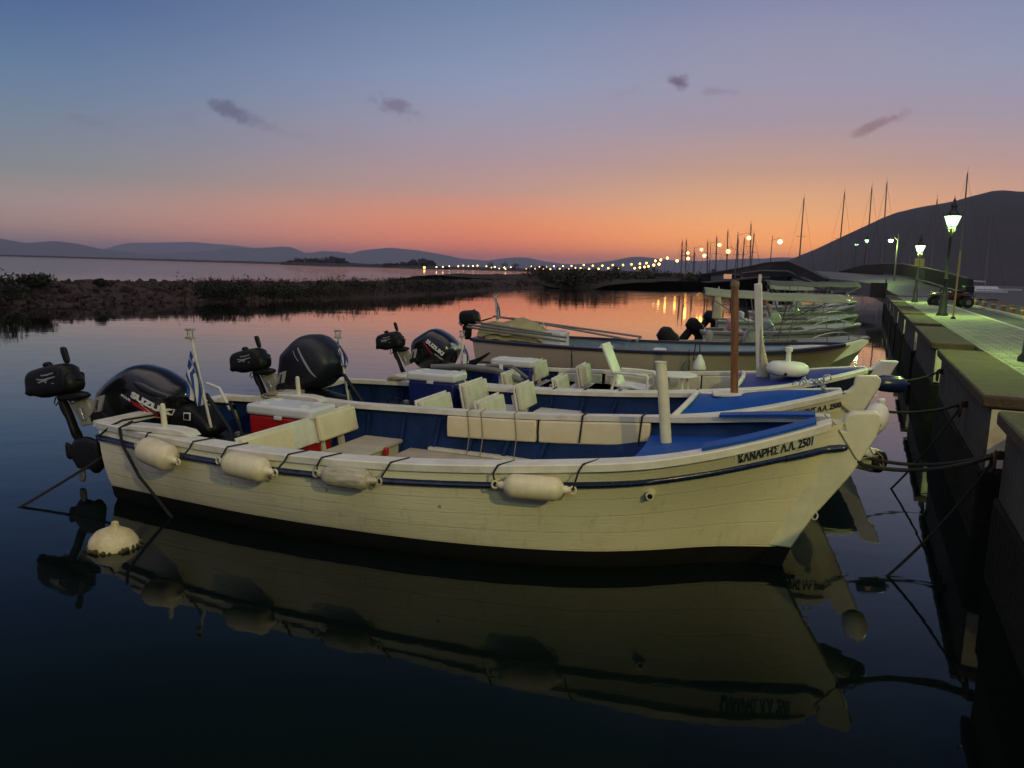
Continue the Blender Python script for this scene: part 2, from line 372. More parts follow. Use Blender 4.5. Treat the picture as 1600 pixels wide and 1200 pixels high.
# ---------------------------------------------------------------- hills
def fbm(x, y, z=0, o=5): return noise.fractal(Vector((x, y, z)), 1.0, 2.1, o)
def hill(name, prof, d, depth, m, rough=.12, base=-2, nu=110, nv=16, seed=0):
    """a ridge whose skyline follows the measured skyline at its real distance; foot in front, back behind"""
    g = MB(); xs = [p[0] for p in prof]; ys = [p[1] for p in prof]
    def fn(u, v):
        px = xs[0]+(xs[-1]-xs[0])*u; py = float(np.interp(px, xs, ys)); q = ray(px, py)
        hd = Vector((q.x, q.y)).length; dirx, diry = q.x/hd, q.y/hd
        top = EYE+q.z/hd*d
        rr = d+depth*(v-.5)
        s = math.sin(math.pi*min(1, max(0, v)))**1.3
        X, Y = dirx*rr, diry*rr
        nz_ = fbm(X/(d*.12)+seed, Y/(d*.12), 0)*rough*(top)*(1 if abs(v-.5) > .03 else .25)
        return (X, Y, base+(top-base)*s+nz_*s)
    g.grid(fn, nu, nv); return struct(g.build(name, m, smooth=True, angle=180))
hillm = mat('scrub_hillside', (.060, .058, .052), .95, .4, .004, c2=(.035, .036, .034))
hillr = mat('dark_hillside', (.036, .024, .024), .95, .45, .012, c2=(.014, .012, .012), bump=0)
hill('hills', [(-160, 362), (0, 372), (40, 379), (85, 376), (120, 380), (160, 389), (210, 395), (260, 399), (330, 405)], 11000, 3000, hillm)
hill('hills', [(120, 400), (220, 398), (330, 392), (355, 388), (395, 388), (440, 386), (455, 387), (478, 396), (505, 392), (530, 393), (548, 396), (565, 391), (610, 387), (650, 391), (690, 398), (720, 404), (760, 408), (790, 404), (822, 402), (850, 408), (880, 412), (905, 413)], 12500, 3000, hillm, seed=3)
hill('hills', [(150, 392), (200, 380), (300, 378), (370, 384), (430, 392), (520, 402), (600, 412)], 17500, 3000, hillm, seed=5)
hill('hills', [(880, 414), (930, 411), (960, 407), (985, 402), (1000, 401), (1020, 403), (1050, 407), (1090, 408), (1120, 406), (1190, 405), (1215, 403), (1260, 404), (1300, 408)], 9000, 2200, hillm, seed=9)
hill('hill', [(1195, 434), (1225, 410), (1245, 402), (1275, 390), (1310, 374), (1345, 358), (1375, 345), (1400, 336), (1430, 329), (1462, 324), (1490, 318), (1520, 310), (1550, 303), (1565, 301.5), (1590, 303), (1620, 303), (1680, 312), (1760, 330), (1850, 350)], 1900, 1500, hillr, rough=.035, nu=160, nv=26, seed=7)

# far shore of the lagoon
def strip(name, pts, wid, h, m, noise_h=.4, wn_=8, seed=0, base=-.6):
    """low bank along a polyline of world points (its near waterline), wid metres deep"""
    P = [Vector((p[0], p[1], 0)) for p in pts]; cum = [0]
    for i in range(1, len(P)): cum.append(cum[-1]+(P[i]-P[i-1]).length)
    def at(s):
        s *= cum[-1]; i = min(len(P)-2, max(0, int(np.searchsorted(cum, s))-1)); k = (s-cum[i])/(cum[i+1]-cum[i]); q = P[i].lerp(P[i+1], k)
        d = (P[i+1]-P[i]).normalized(); nrm = Vector((-d.y, d.x, 0))
        return q, nrm, k+i
    g = MB(); nu = min(900, max(30, int(cum[-1]/(wid/wn_))))
    def fn(u, v):
        q, nrm, kk = at(u); hh = h(u) if callable(h) else h
        ww = wid(u) if callable(wid) else wid
        prof = float(np.interp(v, [0, .12, .35, .5, .7, .9, 1], [base/hh, .05, .85, 1, .95, .3, base/hh]))
        jit = max(-1, min(1, fbm(q.x*1.1+seed, q.y*1.1, v*5, 4)))
        p = q+nrm*(ww*v+jit*min(.3, ww*.04)); z = hh*prof+jit*noise_h*(0 if v in (0, 1) else 1)
        return (p.x, p.y, z)
    wid_ = wid; 
    g.grid(fn, nu, 16); return g.build(name, m, smooth=False)
shorem = mat('marsh_shore', (.040, .032, .024), .95, .4, .05)
fs_ = [atz(-200, 398.2, 0)] if False else None
def farpt(px, D): q = ray(px, 430); h_ = Vector((q.x, q.y)).length; return (q.x/h_*D, q.y/h_*D)
struct(strip('shore', [farpt(-150, 2400), farpt(150, 2200), farpt(300, 1900), farpt(450, 1500), farpt(560, 1250), farpt(680, 1150), farpt(800, 1100), farpt(900, 1000), farpt(1000, 950)], 60, 4.0, shorem, noise_h=1.2, wn_=6))

# stone spit with scrub
SPIT = [(-130, 492), (-60, 486), (0, 481), (60, 478), (130, 476), (200, 474.5), (300, 473), (400, 471.5), (500, 469), (600, 465.5), (700, 460), (790, 453.5), (868, 450)]
spw = [atz(x, y, 0) for x, y in SPIT]
rubble = mat('reddish_rubble', (.055, .034, .027), .95, .6, 1.6, c2=(.055, .032, .024), bump=3, bscale=3.5)
spit = struct(strip('breakwater', [(p.x, p.y) for p in spw], 7.0, .92, rubble, noise_h=.24, wn_=26))

def leaf_mesh(n, R, H, w, seed, kind='bush', dens=None):
    """a crown of many small leaf quads gathered in clumps"""
    rnd = random.Random(seed); g = MB()
    clumps = []
    for _ in range(dens or 26):
        a = rnd.uniform(0, 2*math.pi); r = R*math.sqrt(rnd.random())*.85; z = H*(.15+.75*rnd.random()*(1-.45*(r/R)**2))
        clumps.append((r*math.cos(a), r*math.sin(a), z, R*rnd.uniform(.18, .36)))
    for _ in range(n):
        cx, cy, cz, cr = rnd.choice(clumps)
        d = Vector((rnd.gauss(0, 1), rnd.gauss(0, 1), rnd.gauss(0, .8))).normalized()*cr*rnd.uniform(.55, 1.1)
        p = Vector((cx, cy, cz))+d
        if p.z < 0: p.z = rnd.uniform(0, .2*H)
        u = Vector((rnd.uniform(-1, 1), rnd.uniform(-1, 1), rnd.uniform(-.5, 1.2))).normalized(); v = u.cross(Vector((rnd.uniform(-1, 1), rnd.uniform(-1, 1), rnd.uniform(-1, 1)))).normalized()
        s = w*rnd.uniform(.6, 1.3)
        g.add([p-u*s*1.4, p+v*s*.5, p+u*s*1.4, p-v*s*.5], [(0, 1, 2, 3)])
    return g
def blades(pts_fn, n, h0, h1, w, seed):
    rnd = random.Random(seed); g = MB()
    for _ in range(n):
        p = Vector(pts_fn(rnd)); h = rnd.uniform(h0, h1); a = rnd.uniform(0, 2*math.pi); l = Vector((math.cos(a), math.sin(a), 0)); lean = Vector((rnd.gauss(0, .22), rnd.gauss(0, .22), 1)).normalized()
        g.add([p-l*w, p+l*w, p+lean*h+l*w*.2, p+lean*h*1.02-l*w*.2], [(0, 1, 2, 3)])
    return g
def spit_at(px, v, z=0.0):
    y = float(np.interp(px, [p[0] for p in SPIT], [p[1] for p in SPIT])); q = atz(px, y, 0); q2 = atz(px+6, float(np.interp(px+6, [p[0] for p in SPIT], [p[1] for p in SPIT])), 0); d = (q2-q).normalized(); return Vector((q.x-d.y*v, q.y+d.x*v, z))
# reed and scrub mass on the seaward half of the spit (nobody could count it)
def scrub_pt(r):
    px = 355+ (r.random()**.9)*515
    v = r.uniform(.3, 6.0); hh = .75*math.sin(math.pi*min(.98, max(.05, v/8)))
    return spit_at(px, v, hh*.8)
g = MB(); rnd = random.Random(5)
mounds = []
px = 358
while px < 872:
    big = 1+.9*max(0, noise.noise(Vector((px*.021, 3.3, 0)))+.12)
    mounds.append((px, rnd.uniform(.8, 4.5), big*rnd.uniform(.6, 1.0))); px += rnd.uniform(2.6, 5.2)*(900/ (px+250))
for i, (px, v, k) in enumerate(mounds):
    c = spit_at(px, v, .2); R = rnd.uniform(.8, 1.3)*k
    sub = leaf_mesh(230, R, .72*k+.12, .075, 100+i, dens=9)
    g.add([Vector(q)+c for q in sub.v], sub.f, rnd.choice([0, 0, 1]))
tag(g.build('scrub', [foliage, foliage2]), kind='stuff')
g = blades(scrub_pt, 4200, .25, .75, .025, 8)
tag(g.build('reeds', foliage2), kind='stuff')
# loose boulders covering the rubble slope
g = MB(); rnd = random.Random(21)
for k in range(1500):
    px = rnd.uniform(-110, 520)*(1 if k % 4 else .8); v = rnd.uniform(-.25, 4.2); hh = .92*float(np.interp(v/7, [0, .12, .35, .5, .7], [-.1, .1, .85, 1, .95])); c = spit_at(px, v, hh-.02+rnd.uniform(-.08, .03)); r = rnd.uniform(.07, .26)*(1.4 if rnd.random() < .08 else 1)
    pr = []; n1 = 6; rot_ = rotm(rnd.uniform(0, 3), rnd.uniform(0, 3), rnd.uniform(0, 3)); sc = Vector((rnd.uniform(.8, 1.4), rnd.uniform(.7, 1.1), rnd.uniform(.5, .9)))
    vs = [Vector((0, 0, -1)), Vector((0, 0, 1))]+[Vector((math.cos(a*math.pi/3+z)*.87, math.sin(a*math.pi/3+z)*.87, z)) for z in (-.45, .45) for a in range(6)]
    vs = [c+rot_ @ Vector((v_.x*sc.x*r*rnd.uniform(.75, 1.15), v_.y*sc.y*r*rnd.uniform(.75, 1.15), v_.z*sc.z*r*rnd.uniform(.75, 1.15))) for v_ in vs]
    g.add(vs, [(0, 2+(a+1) % 6, 2+a) for a in range(6)]+[(1, 8+a, 8+(a+1) % 6) for a in range(6)]+[(2+a, 2+(a+1) % 6, 8+(a+1) % 6, 8+a) for a in range(6)])
tag(g.build('boulders', mat('rough_boulder', (.085, .055, .046), .95, .6, 1.1, c2=(.020, .014, .013), bump=1.5, bscale=6)), kind='stuff')
# separate bushes on the bare part
for px, v, R, H, lab in [(2, .8, 1.8, 1.15, 'big dark bush at the near end of the rubble breakwater'), (104, 2.2, .8, .62, 'small spiky bush alone on the bare rubble breakwater'), (196, 2.4, .32, .42, 'tiny tuft on the crest of the rubble breakwater'), (350, .6, 1.2, .8, 'low bush at the foot of the breakwater where the scrub begins')]:
    c = spit_at(px, v, .25 if v < 1 else .75)
    t_ = thing('bush', lab, 'bush', c)
    leaf_mesh(int(900*R+300), R, H, .075, int(px)+3).build('crown', foliage, t_)
    st = MB()
    for k in range(5): a = k*1.3; st.tube([(0, 0, -.3), (.2*R*math.cos(a), .2*R*math.sin(a), H*.3), (.5*R*math.cos(a), .5*R*math.sin(a), H*.75)], [.03, .02, .008], 5)
    st.build('stem', bark, t_)
# pines on the far headland
def tree(name, lab, base, H, R, seed, group=None, trunk_h=.4, n=900, flat=.55, lean=0):
    t_ = thing(name, lab, 'tree', base, 0, group)
    cr = leaf_mesh(n, R, H*flat, R*.075+.02, seed, dens=22)
    cr.v = [(x+lean*H, y, z+H*(1-flat)*.95) for x, y, z in cr.v]; cr.build('crown', foliage, t_)
    tr = MB(); tr.tube([(0, 0, -1), (lean*H*.4, 0, H*.3), (lean*H, 0, H*.7)], [H*.03, H*.022, H*.01], 7)
    for k in range(5):
        a = k*1.9+seed; tr.tube([(lean*H*.5, 0, H*.42), (lean*H+R*.6*math.cos(a), R*.6*math.sin(a), H*.75)], [H*.012, H*.004], 5)
    tr.build('trunk', bark, t_); return t_
def tree_px(px, ybase, ytop, D, wpx, seed, lab, name='pine_tree', group=None, **k):
    q = aty(px, ybase, D); H = height_at(q, ytop)-max(.5, 0); tree(name, lab, (q.x, q.y, .3), H, wpx/2*D/FPX, seed, group, **k)
G = 'pine trees on the far headland across the lagoon'
for i, (px, yt, w) in enumerate([(446, 410, 12), (456, 406, 13), (466, 403, 15), (478, 403.5, 15), (491, 403, 16), (505, 403, 18), (516, 400.5, 20), (531, 401, 20), (541, 407, 14), (556, 412, 14), (579, 413, 12), (592, 412, 9), (606, 411, 14), (619, 411, 16), (634, 409, 17), (647, 406, 19), (664, 403.5, 24), (674, 409, 14)]):
    tree_px(px, 418, yt, 1120 if px < 600 else 1060, w*1.25, i+40, 'dark pine silhouette on the far headland across the lagoon', group=G, n=1500, flat=.86)
q = farpt(560, 1180)
struct(strip('headland', [farpt(436, 1150), farpt(500, 1110), farpt(600, 1060), farpt(690, 1030)], 40, 4.2, shorem, noise_h=1.0, wn_=8, seed=4))

# far bank between the two channels, with the causeway behind it
FB = [(835, 448), (900, 452), (940, 450.5), (974, 449.5), (1001, 448)]
bankm = mat('dark_marsh_bank', (.045, .030, .020), .95, .5, .5)
struct(strip('bank', [(p.x, p.y) for p in [atz(x, y, 0) for x, y in FB]], 30, 1.3, bankm, noise_h=.5, wn_=20, seed=2))
NB = [(1003, 442.5), (1030, 445.5), (1060, 448.5), (1090, 450.5), (1135, 451)]
struct(strip('bank', [(p.x, p.y) for p in [atz(x, y, 0) for x, y in NB]], 26, 1.5, bankm, noise_h=.6, wn_=20, seed=6))
g = MB(); rnd = random.Random(9)
for FBX, a, b_, vv in ((FB, 838, 1000, 24), (NB, 1004, 1130, 22)):
    for i in range(110):
        px = rnd.uniform(a, b_); y = float(np.interp(px, [p[0] for p in FBX], [p[1] for p in FBX])); q = atz(px, y, 0); k = rnd.uniform(.6, 1.5)
        c = Vector((q.x, q.y+(rnd.uniform(1, vv) if i % 2 else rnd.uniform(.3, 3)), .7 if i % 2 else .3)); sub = leaf_mesh(90, 1.9*k, 1.3*k+.3, .24, 300+i, dens=7); g.add([Vector(p)+c for p in sub.v], sub.f, rnd.choice([0, 1]))
tag(g.build('marsh_scrub', [foliage, foliage2]), kind='stuff')
for px, yb, yt, D, w, lab in [(963, 425, 414, 330, 20, 'round dark tree beside the causeway lamps'), (1012, 425, 413, 300, 22, 'bushy tree among the converging causeway lamps'), (1096, 428, 421, 190, 8, 'slim dark tree between the causeway poles'), (1118, 428, 416, 190, 16, 'dark tree beside the start of the bridge'), (1078, 430, 423, 190, 12, 'low tree left of the bridge start behind the poles'), (788, 418, 407, 900, 9, 'pointed cypress-like tree among the far town lights'), (766, 418, 408, 900, 10, 'round tree among the far town lights'), (805, 418, 410, 900, 11, 'low round tree just past the pointed one among the town lights')]:
    tree_px(px, yb, yt, D, w*1.2, int(px), lab, name='tree', n=500, flat=.85)
# ---------------------------------------------------------------- boats
def text_mesh(s, size, bold=0.0, width=1.0):
    cu = bpy.data.curves.new('t', 'FONT'); cu.body = s; cu.size = size; cu.offset = bold; cu.resolution_u = 3; cu.align_x = 'CENTER'; cu.align_y = 'CENTER'
    o = bpy.data.objects.new('t', cu); SC.collection.objects.link(o)
    dg = bpy.context.evaluated_depsgraph_get(); me = bpy.data.meshes.new_from_object(o.evaluated_get(dg))
    bm_ = bmesh.new(); bm_.from_mesh(me); bmesh.ops.triangulate(bm_, faces=bm_.faces[:]); bmesh.ops.subdivide_edges(bm_, edges=bm_.edges[:], cuts=1, use_grid_fill=True); bm_.to_mesh(me); bm_.free()
    vs = [(v.co.x*width, v.co.y) for v in me.vertices]; fs = [tuple(p.vertices) for p in me.polygons]
    bpy.data.objects.remove(o); bpy.data.curves.remove(cu); bpy.data.meshes.remove(me)
    return vs, fs
def crom(xs, ys, x):
    """smooth monotone-ish curve through the stations"""
    n = len(xs); i = min(n-2, max(0, int(np.searchsorted(xs, x))-1)); h = xs[i+1]-xs[i]; t_ = min(1, max(0, (x-xs[i])/h))
    def sl(k):
        if k == 0: return (ys[1]-ys[0])/(xs[1]-xs[0])
        if k == n-1: return (ys[-1]-ys[-2])/(xs[-1]-xs[-2])
        return (ys[k+1]-ys[k-1])/(xs[k+1]-xs[k-1])
    m0 = sl(i)*h; m1 = sl(i+1)*h; t2 = t_*t_; t3 = t2*t_
    return (2*t3-3*t2+1)*ys[i]+(t3-2*t2+t_)*m0+(-2*t3+3*t2)*ys[i+1]+(t3-t2)*m1
class Hull:
    SX = [0, 1, 2, 3, 3.8, 4.5, 5, 5.4, 5.75, 6.1, 6.3]
    SW = [.87, 1.08, 1.17, 1.165, 1.11, 1.03, .93, .77, .56, .27, .05]
    SZ = [.69, .69, .695, .725, .775, .84, .895, .965, 1.04, 1.12, 1.165]
    BX = [.14, .96, 1.87, 3.04, 3.8, 4.5, 4.94, 5.42, 5.75, 5.89]
    BW = [.89, .98, 1.05, 1.03, .94, .76, .55, .24, .09, .04]
    def __init__(s, sx=1, sy=1, sz=1, rake=0.0, bandz=.145):
        s.sx, s.sy, s.sz, s.rake, s.bz = sx, sy, sz, rake, bandz
    def sheer(s, u):
        x = 6.3*u; return Vector((x*s.sx, crom(s.SX, s.SW, x)*s.sy, crom(s.SX, s.SZ, x)*s.sz))
    def band(s, u):
        x = .14+5.75*u; return Vector((x*s.sx-s.rake*u**4, max(.03, crom(s.BX, s.BW, x))*s.sy, s.bz))
    def P(s, u, t, side=-1, inset=0.0):
        S = s.sheer(u); B = s.band(u)
        if t <= 1:
            q = S.lerp(B, t); bow = float(np.interp(u, [0, .5, .7, .85, .94, 1], [.035, .03, -.02, -.075, -.075, -.0])); q.y += bow*4*t*(1-t)
        else:
            k = t-1; q = B.copy(); q.z = s.bz-(s.bz+.28)*k; q.x -= (.25+s.rake)*k*u**6; q.y *= math.sqrt(max(0, 1-.93*k*k))
        q.y = max(.02, q.y-inset); q.y *= -side if False else 1
        return Vector((q.x, -q.y if side < 0 else q.y, q.z))
    def at_x(s, x, t=0):
        lo, hi = 0, 1
        for _ in range(40):
            mid = (lo+hi)/2
            if s.P(mid, t).x < x: lo = mid
            else: hi = mid
        return lo
    def w_at(s, x, z, inset=.05):
        """inner half width at x and height z"""
        u = s.at_x(x); a = s.sheer(u); b_ = s.band(u); t_ = min(1, max(0, (a.z-z)/(a.z-b_.z))); return abs(s.P(u, t_).y)-inset
def plane_outline(pts, Q, ang_):
    u = Vector((math.cos(ang_), math.sin(ang_), 0)); nrm = Vector((-u.y, u.x, 0)); Q = Vector(Q); out = []
    for x, y in pts:
        d = ray(x, y); t_ = (Q-CP).dot(nrm)/d.dot(nrm); p = CP+d*t_; out.append(((p-Q).dot(u), p.z-Q.z))
    return out
class Boat:
    def __init__(s, name, label, tip, ang_, hull, tipx=6.56, cat='boat', group=None):
        s.h = hull; s.a = R_(ang_); s.u = Vector((math.cos(s.a), math.sin(s.a), 0)); s.o = Vector((tip[0], tip[1], 0))-s.u*tipx*hull.sx
        s.left = Vector((-s.u.y, s.u.x, 0))
        s.root = thing(name, label, cat, s.o, s.a, group)
    def w(s, x, y, z): return s.o+s.u*x+s.left*y+Vector((0, 0, z))
    def loc(s, P): d = Vector(P)-s.o; return Vector((d.dot(s.u), d.dot(s.left), d.z))
    def px(s, x, y, z): return s.loc(atz(x, y, z))
    def hull_parts(s, mhull, mcap, mrub, mtrans=None, rubt=.2, rubr=.026, rubw=None, capw=.14, capmat_far=None, inner=None, seams=True, rub_end=.995, captop=.035, mstripe=None):
        h = s.h; R = s.root
        for nm, side in (('hull', -1),):
            g = MB()
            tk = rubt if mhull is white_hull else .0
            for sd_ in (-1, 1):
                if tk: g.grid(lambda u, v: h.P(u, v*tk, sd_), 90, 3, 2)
                g.grid(lambda u, v: h.P(u, tk+v*(1-tk), sd_), 90, 10, 0)
            g.grid(lambda u, v: h.P(u, 1+v*.999, -1)+Vector((0, 0, 0)), 90, 5, 1)
            g.grid(lambda u, v: h.P(u, 1+v*.999, 1), 90, 5, 1)
            # transom
            st = [h.P(0, t_/8, -1) for t_ in range(9)]; g.grid(lambda u, v: h.P(0, v, -1).lerp(h.P(0, v, 1), u), 6, 8, 0)
            g.grid(lambda u, v: h.P(0, 1+v*.999, -1).lerp(h.P(0, 1+v*.999, 1), u), 6, 4, 1)
            # inner skin + sole edge
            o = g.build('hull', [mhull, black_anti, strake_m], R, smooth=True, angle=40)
        g = MB()
        for side in (-1, 1):
            g.grid(lambda u, v: h.P(.012+u*.975, v*.93, side, .05), 70, 8, 0)
        g.grid(lambda u, v: h.P(.0, v*.93, -1, .05).lerp(h.P(.0, v*.93, 1, .05), u)+Vector((.05, 0, 0)), 4, 6, 0)
        s.lining = g.build('lining', inner or navy_in, R, smooth=True, angle=40)
        for x in [k*.42*h.sx for k in range(1, 10)]:    # frames along the inside
            for side in (-1, 1):
                pts = [h.P(h.at_x(x), tt, side, .065) for tt in (.12, .4, .7, .9)]; rb = MB()
                for a_, b_ in zip(pts, pts[1:]): rb.bar(a_, b_, .045, .035, up=(1, 0, 0))
                rb.build('rib', inner or navy_in, R)
        # gunwale cap
        def sweep(side, prof, u0=0.0, u1=1.0, n=80, t0=0.0, mi=0, g=None):
            g = g or MB(); vs = []; fs = []; k = len(prof)
            for i in range(n+1):
                u = u0+(u1-u0)*i/n; q = h.P(u, t0, side); sg = -1 if side < 0 else 1
                for dy, dz in prof: vs.append((q.x, (abs(q.y)+dy if abs(q.y)+dy > .0 else .0)*sg, q.z+dz))
            for i in range(n):
                for j in range(k): j2 = (j+1) % k; fs.append((i*k+j, i*k+j2, (i+1)*k+j2, (i+1)*k+j))
            fs += [tuple(range(k)), tuple(n*k+j for j in range(k))]
            return g.add(vs, fs, mi)
        s.sweep = sweep
        g = MB(); prof = [(.028, -.022), (.030, captop-.008), (.020, captop), (-capw, captop+.004), (-capw, -.01)]
        for side in (-1, 1): sweep(side, prof, 0, .985, g=g)
        a_ = h.P(0, 0, -1); g.box((.03, 0, a_.z+captop/2-.004), (.16, abs(a_.y)*2+.03, captop+.02))
        cap = g.build('gunwale', mcap, R, smooth=True, angle=30)
        g = MB(); rr = rubr
        prof = [(-.005, -rr*1.1), (rr*.8, -rr*.8), (rr*1.3, 0), (rr*.8, rr*.8), (-.005, rr*1.1)]
        for side in (-1, 1): sweep(side, prof, 0.0, rub_end, t0=rubt, g=g)
        if rubt > .02: 
            q = h.P(0, rubt, -1); g.box((q.x-.015, 0, q.z), (.04, abs(q.y)*2+.02, rr*2))
        g.build('rub_rail', mrub, R, smooth=True, angle=60)
    def sole(s, z, x0, x1, m, name='sole', t=.03, step=14, mi=None, inset=.055):
        g = MB(); n = step
        def fn(u, v):
            x = x0+(x1-x0)*u; w_ = s.h.w_at(x, z, inset); return (x, -w_+2*w_*v, z)
        g.grid(fn, n, 6)
        return g.build(name, m, s.root)
    def deck(s, x0, x1, m, drop=.035, camber=.04, aft=None, name='foredeck', zf=None, coam=None):
        h = s.h; g = MB()
        def fn(u, v):
            x = x0+(x1-x0)*u; k = 2*v-1
            if aft: x += aft*(1-u)*(k*k)*(1 if k < 0 else .25)
            uu = h.at_x(x); q = h.sheer(uu); w_ = max(.015, min(q.y-.05, h.w_at(min(x, 6.0*h.sx), q.z-drop-.01, .045) if drop > .05 else q.y-.05)); return (x, k*w_, q.z-drop+camber*(1-k*k)*min(1, w_/.5))
        g.grid(fn, 16, 14)
        g.grid(lambda u, v: Vector((fn(0, v)[0]+.002, fn(0, v)[1]*(1-.13*u), fn(0, v)[2]-u*.12)), 1, 14)
        d = g.build(name, m, s.root, smooth=True, angle=50)
        if coam:
            g = MB(); vs = [Vector(fn(0, v/14))+Vector((-.015, 0, .02)) for v in range(15)]; g.tube(vs, .028, 8); g.build('deck_coaming', coam, s.root, smooth=True)
        s.deckfn = fn; return d
    def stem(s, pts, m, t=.045, head=None):
        """stem timber traced in the boat's centre plane"""
        g = MB(); g.prism(pts, t); s.stemo = g.build('stem', m, s.root, bevel=.012)
    def back(s, x, y0, y1, z0, z1, m=None, tilt=-12, pad=True, posts=2, seatx=None, name='seat_back'):
        """an upholstered backrest board across the boat between y0 and y1"""
        m = m or cushion; r = rotm(0, R_(tilt), 0); c = Vector((x, (y0+y1)/2, (z0+z1)/2)); g = MB(); L_ = abs(y1-y0)
        g.box(c+r @ Vector((-.028, 0, .008)), (.022, L_, z1-z0+.02), r); bd = g.build(name, trim, s.root, bevel=.006)
        g = MB(); g.box(c+r @ Vector((.016, 0, 0)), (.062, L_-.03, z1-z0-.01), r); pd = g.build('pad', m, bd, bevel=.022, seg=3)
        g = MB()
        for k in range(posts):
            yy = y0+(y1-y0)*((k+.5)/posts if posts > 1 else .5); top = c+r @ Vector((-.055, 0, 0)); top.y = yy
            g.box(Vector((top.x-.05*math.sin(R_(tilt))*0+.02, yy, (z0+z1)/2-.28)), (.045, .06, .62), r)
        g.build('seat_post', trim, s.root)
        return bd

def stem_profile(b, px):
    Q = b.o; o = plane_outline(px, (b.o.x, b.o.y, 0), b.a); return o

# --- the near boat
h1 = Hull()
u_ax = Vector((.9418, -.336, 0)).normalized(); o1 = Vector((-3.473, 7.695, 0))
B1 = Boat('fishing_boat', 'white wooden fishing boat with a navy stripe and blue foredeck, nearest of the moored row', (o1+u_ax*6.56)[:2], math.degrees(math.atan2(u_ax.y, u_ax.x)), h1)
B1.hull_parts(white_hull, trim, navy, rub_end=.972)
g = MB()
for sg in (-1, 1):
    o3 = Vector((0, sg*.012, 0)); ps = [h1.P(u_, .2, sg)+o3 for u_ in (.95, .962, .974, .985)]; q = ps[-1]
    ps += [Vector((q.x+.06, sg*.078, q.z+.010)), Vector((q.x+.12, sg*.074, q.z+.020)), Vector((q.x+.17, sg*.070, q.z+.029)), Vector((q.x+.20, sg*.068, q.z+.034)), Vector((q.x+.212, sg*.067, q.z+.036))]
    g.tube(ps, [.026, .028, .029, .029, .029, .029, .028, .022, .008], 12)
g.build('rub_rail_end', navy, B1.root, smooth=True, angle=60)
B1.stem([(5.5, .15)]+stem_profile(B1, [(1236, 853), (1271, 803), (1290, 783), (1318, 752), (1333, 735), (1352, 705), (1368.5, 680), (1375, 660), (1375, 648), (1370, 643), (1334, 643), (1322, 648), (1317, 656), (1319, 662), (1321, 672)])+[(6.05, 1.12), (5.8, .95), (5.62, .5)], creampaint, t=.058)
g = MB(); g.prism([(5.3, -.27), (5.8, -.25), (5.93, -.05), (6.0, .148), (5.4, .148)], .05); g.build('stem_foot', black_anti, B1.root)
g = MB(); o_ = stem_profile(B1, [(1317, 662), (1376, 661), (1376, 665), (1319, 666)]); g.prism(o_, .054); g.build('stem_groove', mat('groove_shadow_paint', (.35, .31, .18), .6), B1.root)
B1.sole(.31, 2.2, 4.5, sole, name='cockpit_floor', inset=.085)
B1.sole(.22, .1, 2.42, mat('dark_bilge', (.05, .05, .05), .7, .5, 6), name='stern_floor')
g = MB()   # white ledge running along the far side of the floor
for a_, b_ in zip([2.42+.2*k for k in range(10)], [2.62+.2*k for k in range(10)]):
    ya, yb = h1.w_at(a_, .32, .06), h1.w_at(b_, .32, .06)
    g.bar((a_, ya-.03, .33), (b_, yb-.03, .33), .06, .03)
g.build('side_ledge', trim, B1.root)
B1.deck(4.80, 6.02, deckblue, drop=.13, camber=.03, aft=-.22, coam=None)
# blue boards laid on the rails by the bow
g = MB()
for sg in (-1, 1):
    vs = []
    for i in range(9):
        x = 5.36+.74*i/8; q = h1.sheer(h1.at_x(x))
        w0 = q.y-.035; w1 = max(.01, q.y-.20-.03*i/8)
        for yy, zz in ((w0, .041), (w0, .062), (w1, .066), (w1, .045)): vs.append((x, sg*yy, q.z+zz))
    fs = [tuple(range(4)), tuple(32+j for j in range(4))]
    for i in range(8):
        for j in range(4): j2 = (j+1) % 4; fs.append((i*4+j, i*4+j2, (i+1)*4+j2, (i+1)*4+j))
    g.add(vs, fs)
g.build('bow_board', deckblue, B1.root)
# white mooring post through the foredeck
pb = B1.px(1042, 690, .79); pt = B1.loc(aty(1032.5, 566, B1.w(*pb).y+.06))
g = MB(); g.tube([pb-Vector((0, 0, .06)), pb.lerp(pt, .5), pt], .047, 20); g.tube([pt+Vector((0, 0, -.004)), pt+Vector((0, 0, .006))], .052, 20); g.build('mooring_post', creampaint, B1.root, smooth=True, angle=50)
# name and number lettering on the bow flank
def x_at_px(b, px, t=.1):
    lo, hi = .2, .999
    for _ in range(40):
        mid = (lo+hi)/2
        if proj(b.w(*b.h.P(mid, t, -1)))[0] < px: lo = mid
        else: hi = mid
    return b.h.P(lo, t, -1).x
def letter_on_hull(b, txt, size, xc, zc_off, m, side=-1, bold=.004, t0=.0, width=1.0, scale_slope=True, name='name_lettering'):
    vs, fs = text_mesh(txt, size, bold, width); out = []
    for x, y in vs:
        X = xc+x; uu = b.h.at_x(X); S = b.h.sheer(uu); Bd = b.h.band(uu); zt = S.z-zc_off+y
        t_ = min(1, max(0, (S.z-zt)/(S.z-Bd.z))); uu2 = b.h.at_x(X, t_); q = b.h.P(uu2, t_, side); q.y += (-.012 if side < 0 else .012); out.append(q)
    g = MB(); g.add(out, fs); return g.build(name, m, b.root)
lxa, lxb = x_at_px(B1, 1155), x_at_px(B1, 1271)
def fit_letters(b, txt, h_, xa, xb, zo, m, bold=.0034):
    vs, fs = text_mesh(txt, h_, bold); w_ = max(v[0] for v in vs)-min(v[0] for v in vs); return letter_on_hull(b, txt, h_, (xa+xb)/2, zo, m, bold=bold, width=(xb-xa)/w_)
fit_letters(B1, 'ΚΑΝΑΡΗΣ Λ.Λ. 2501', .112, lxa, lxb, .086, textnavy)
g = MB(); 
lx0, lx1 = lxa-.03, lxb+.03
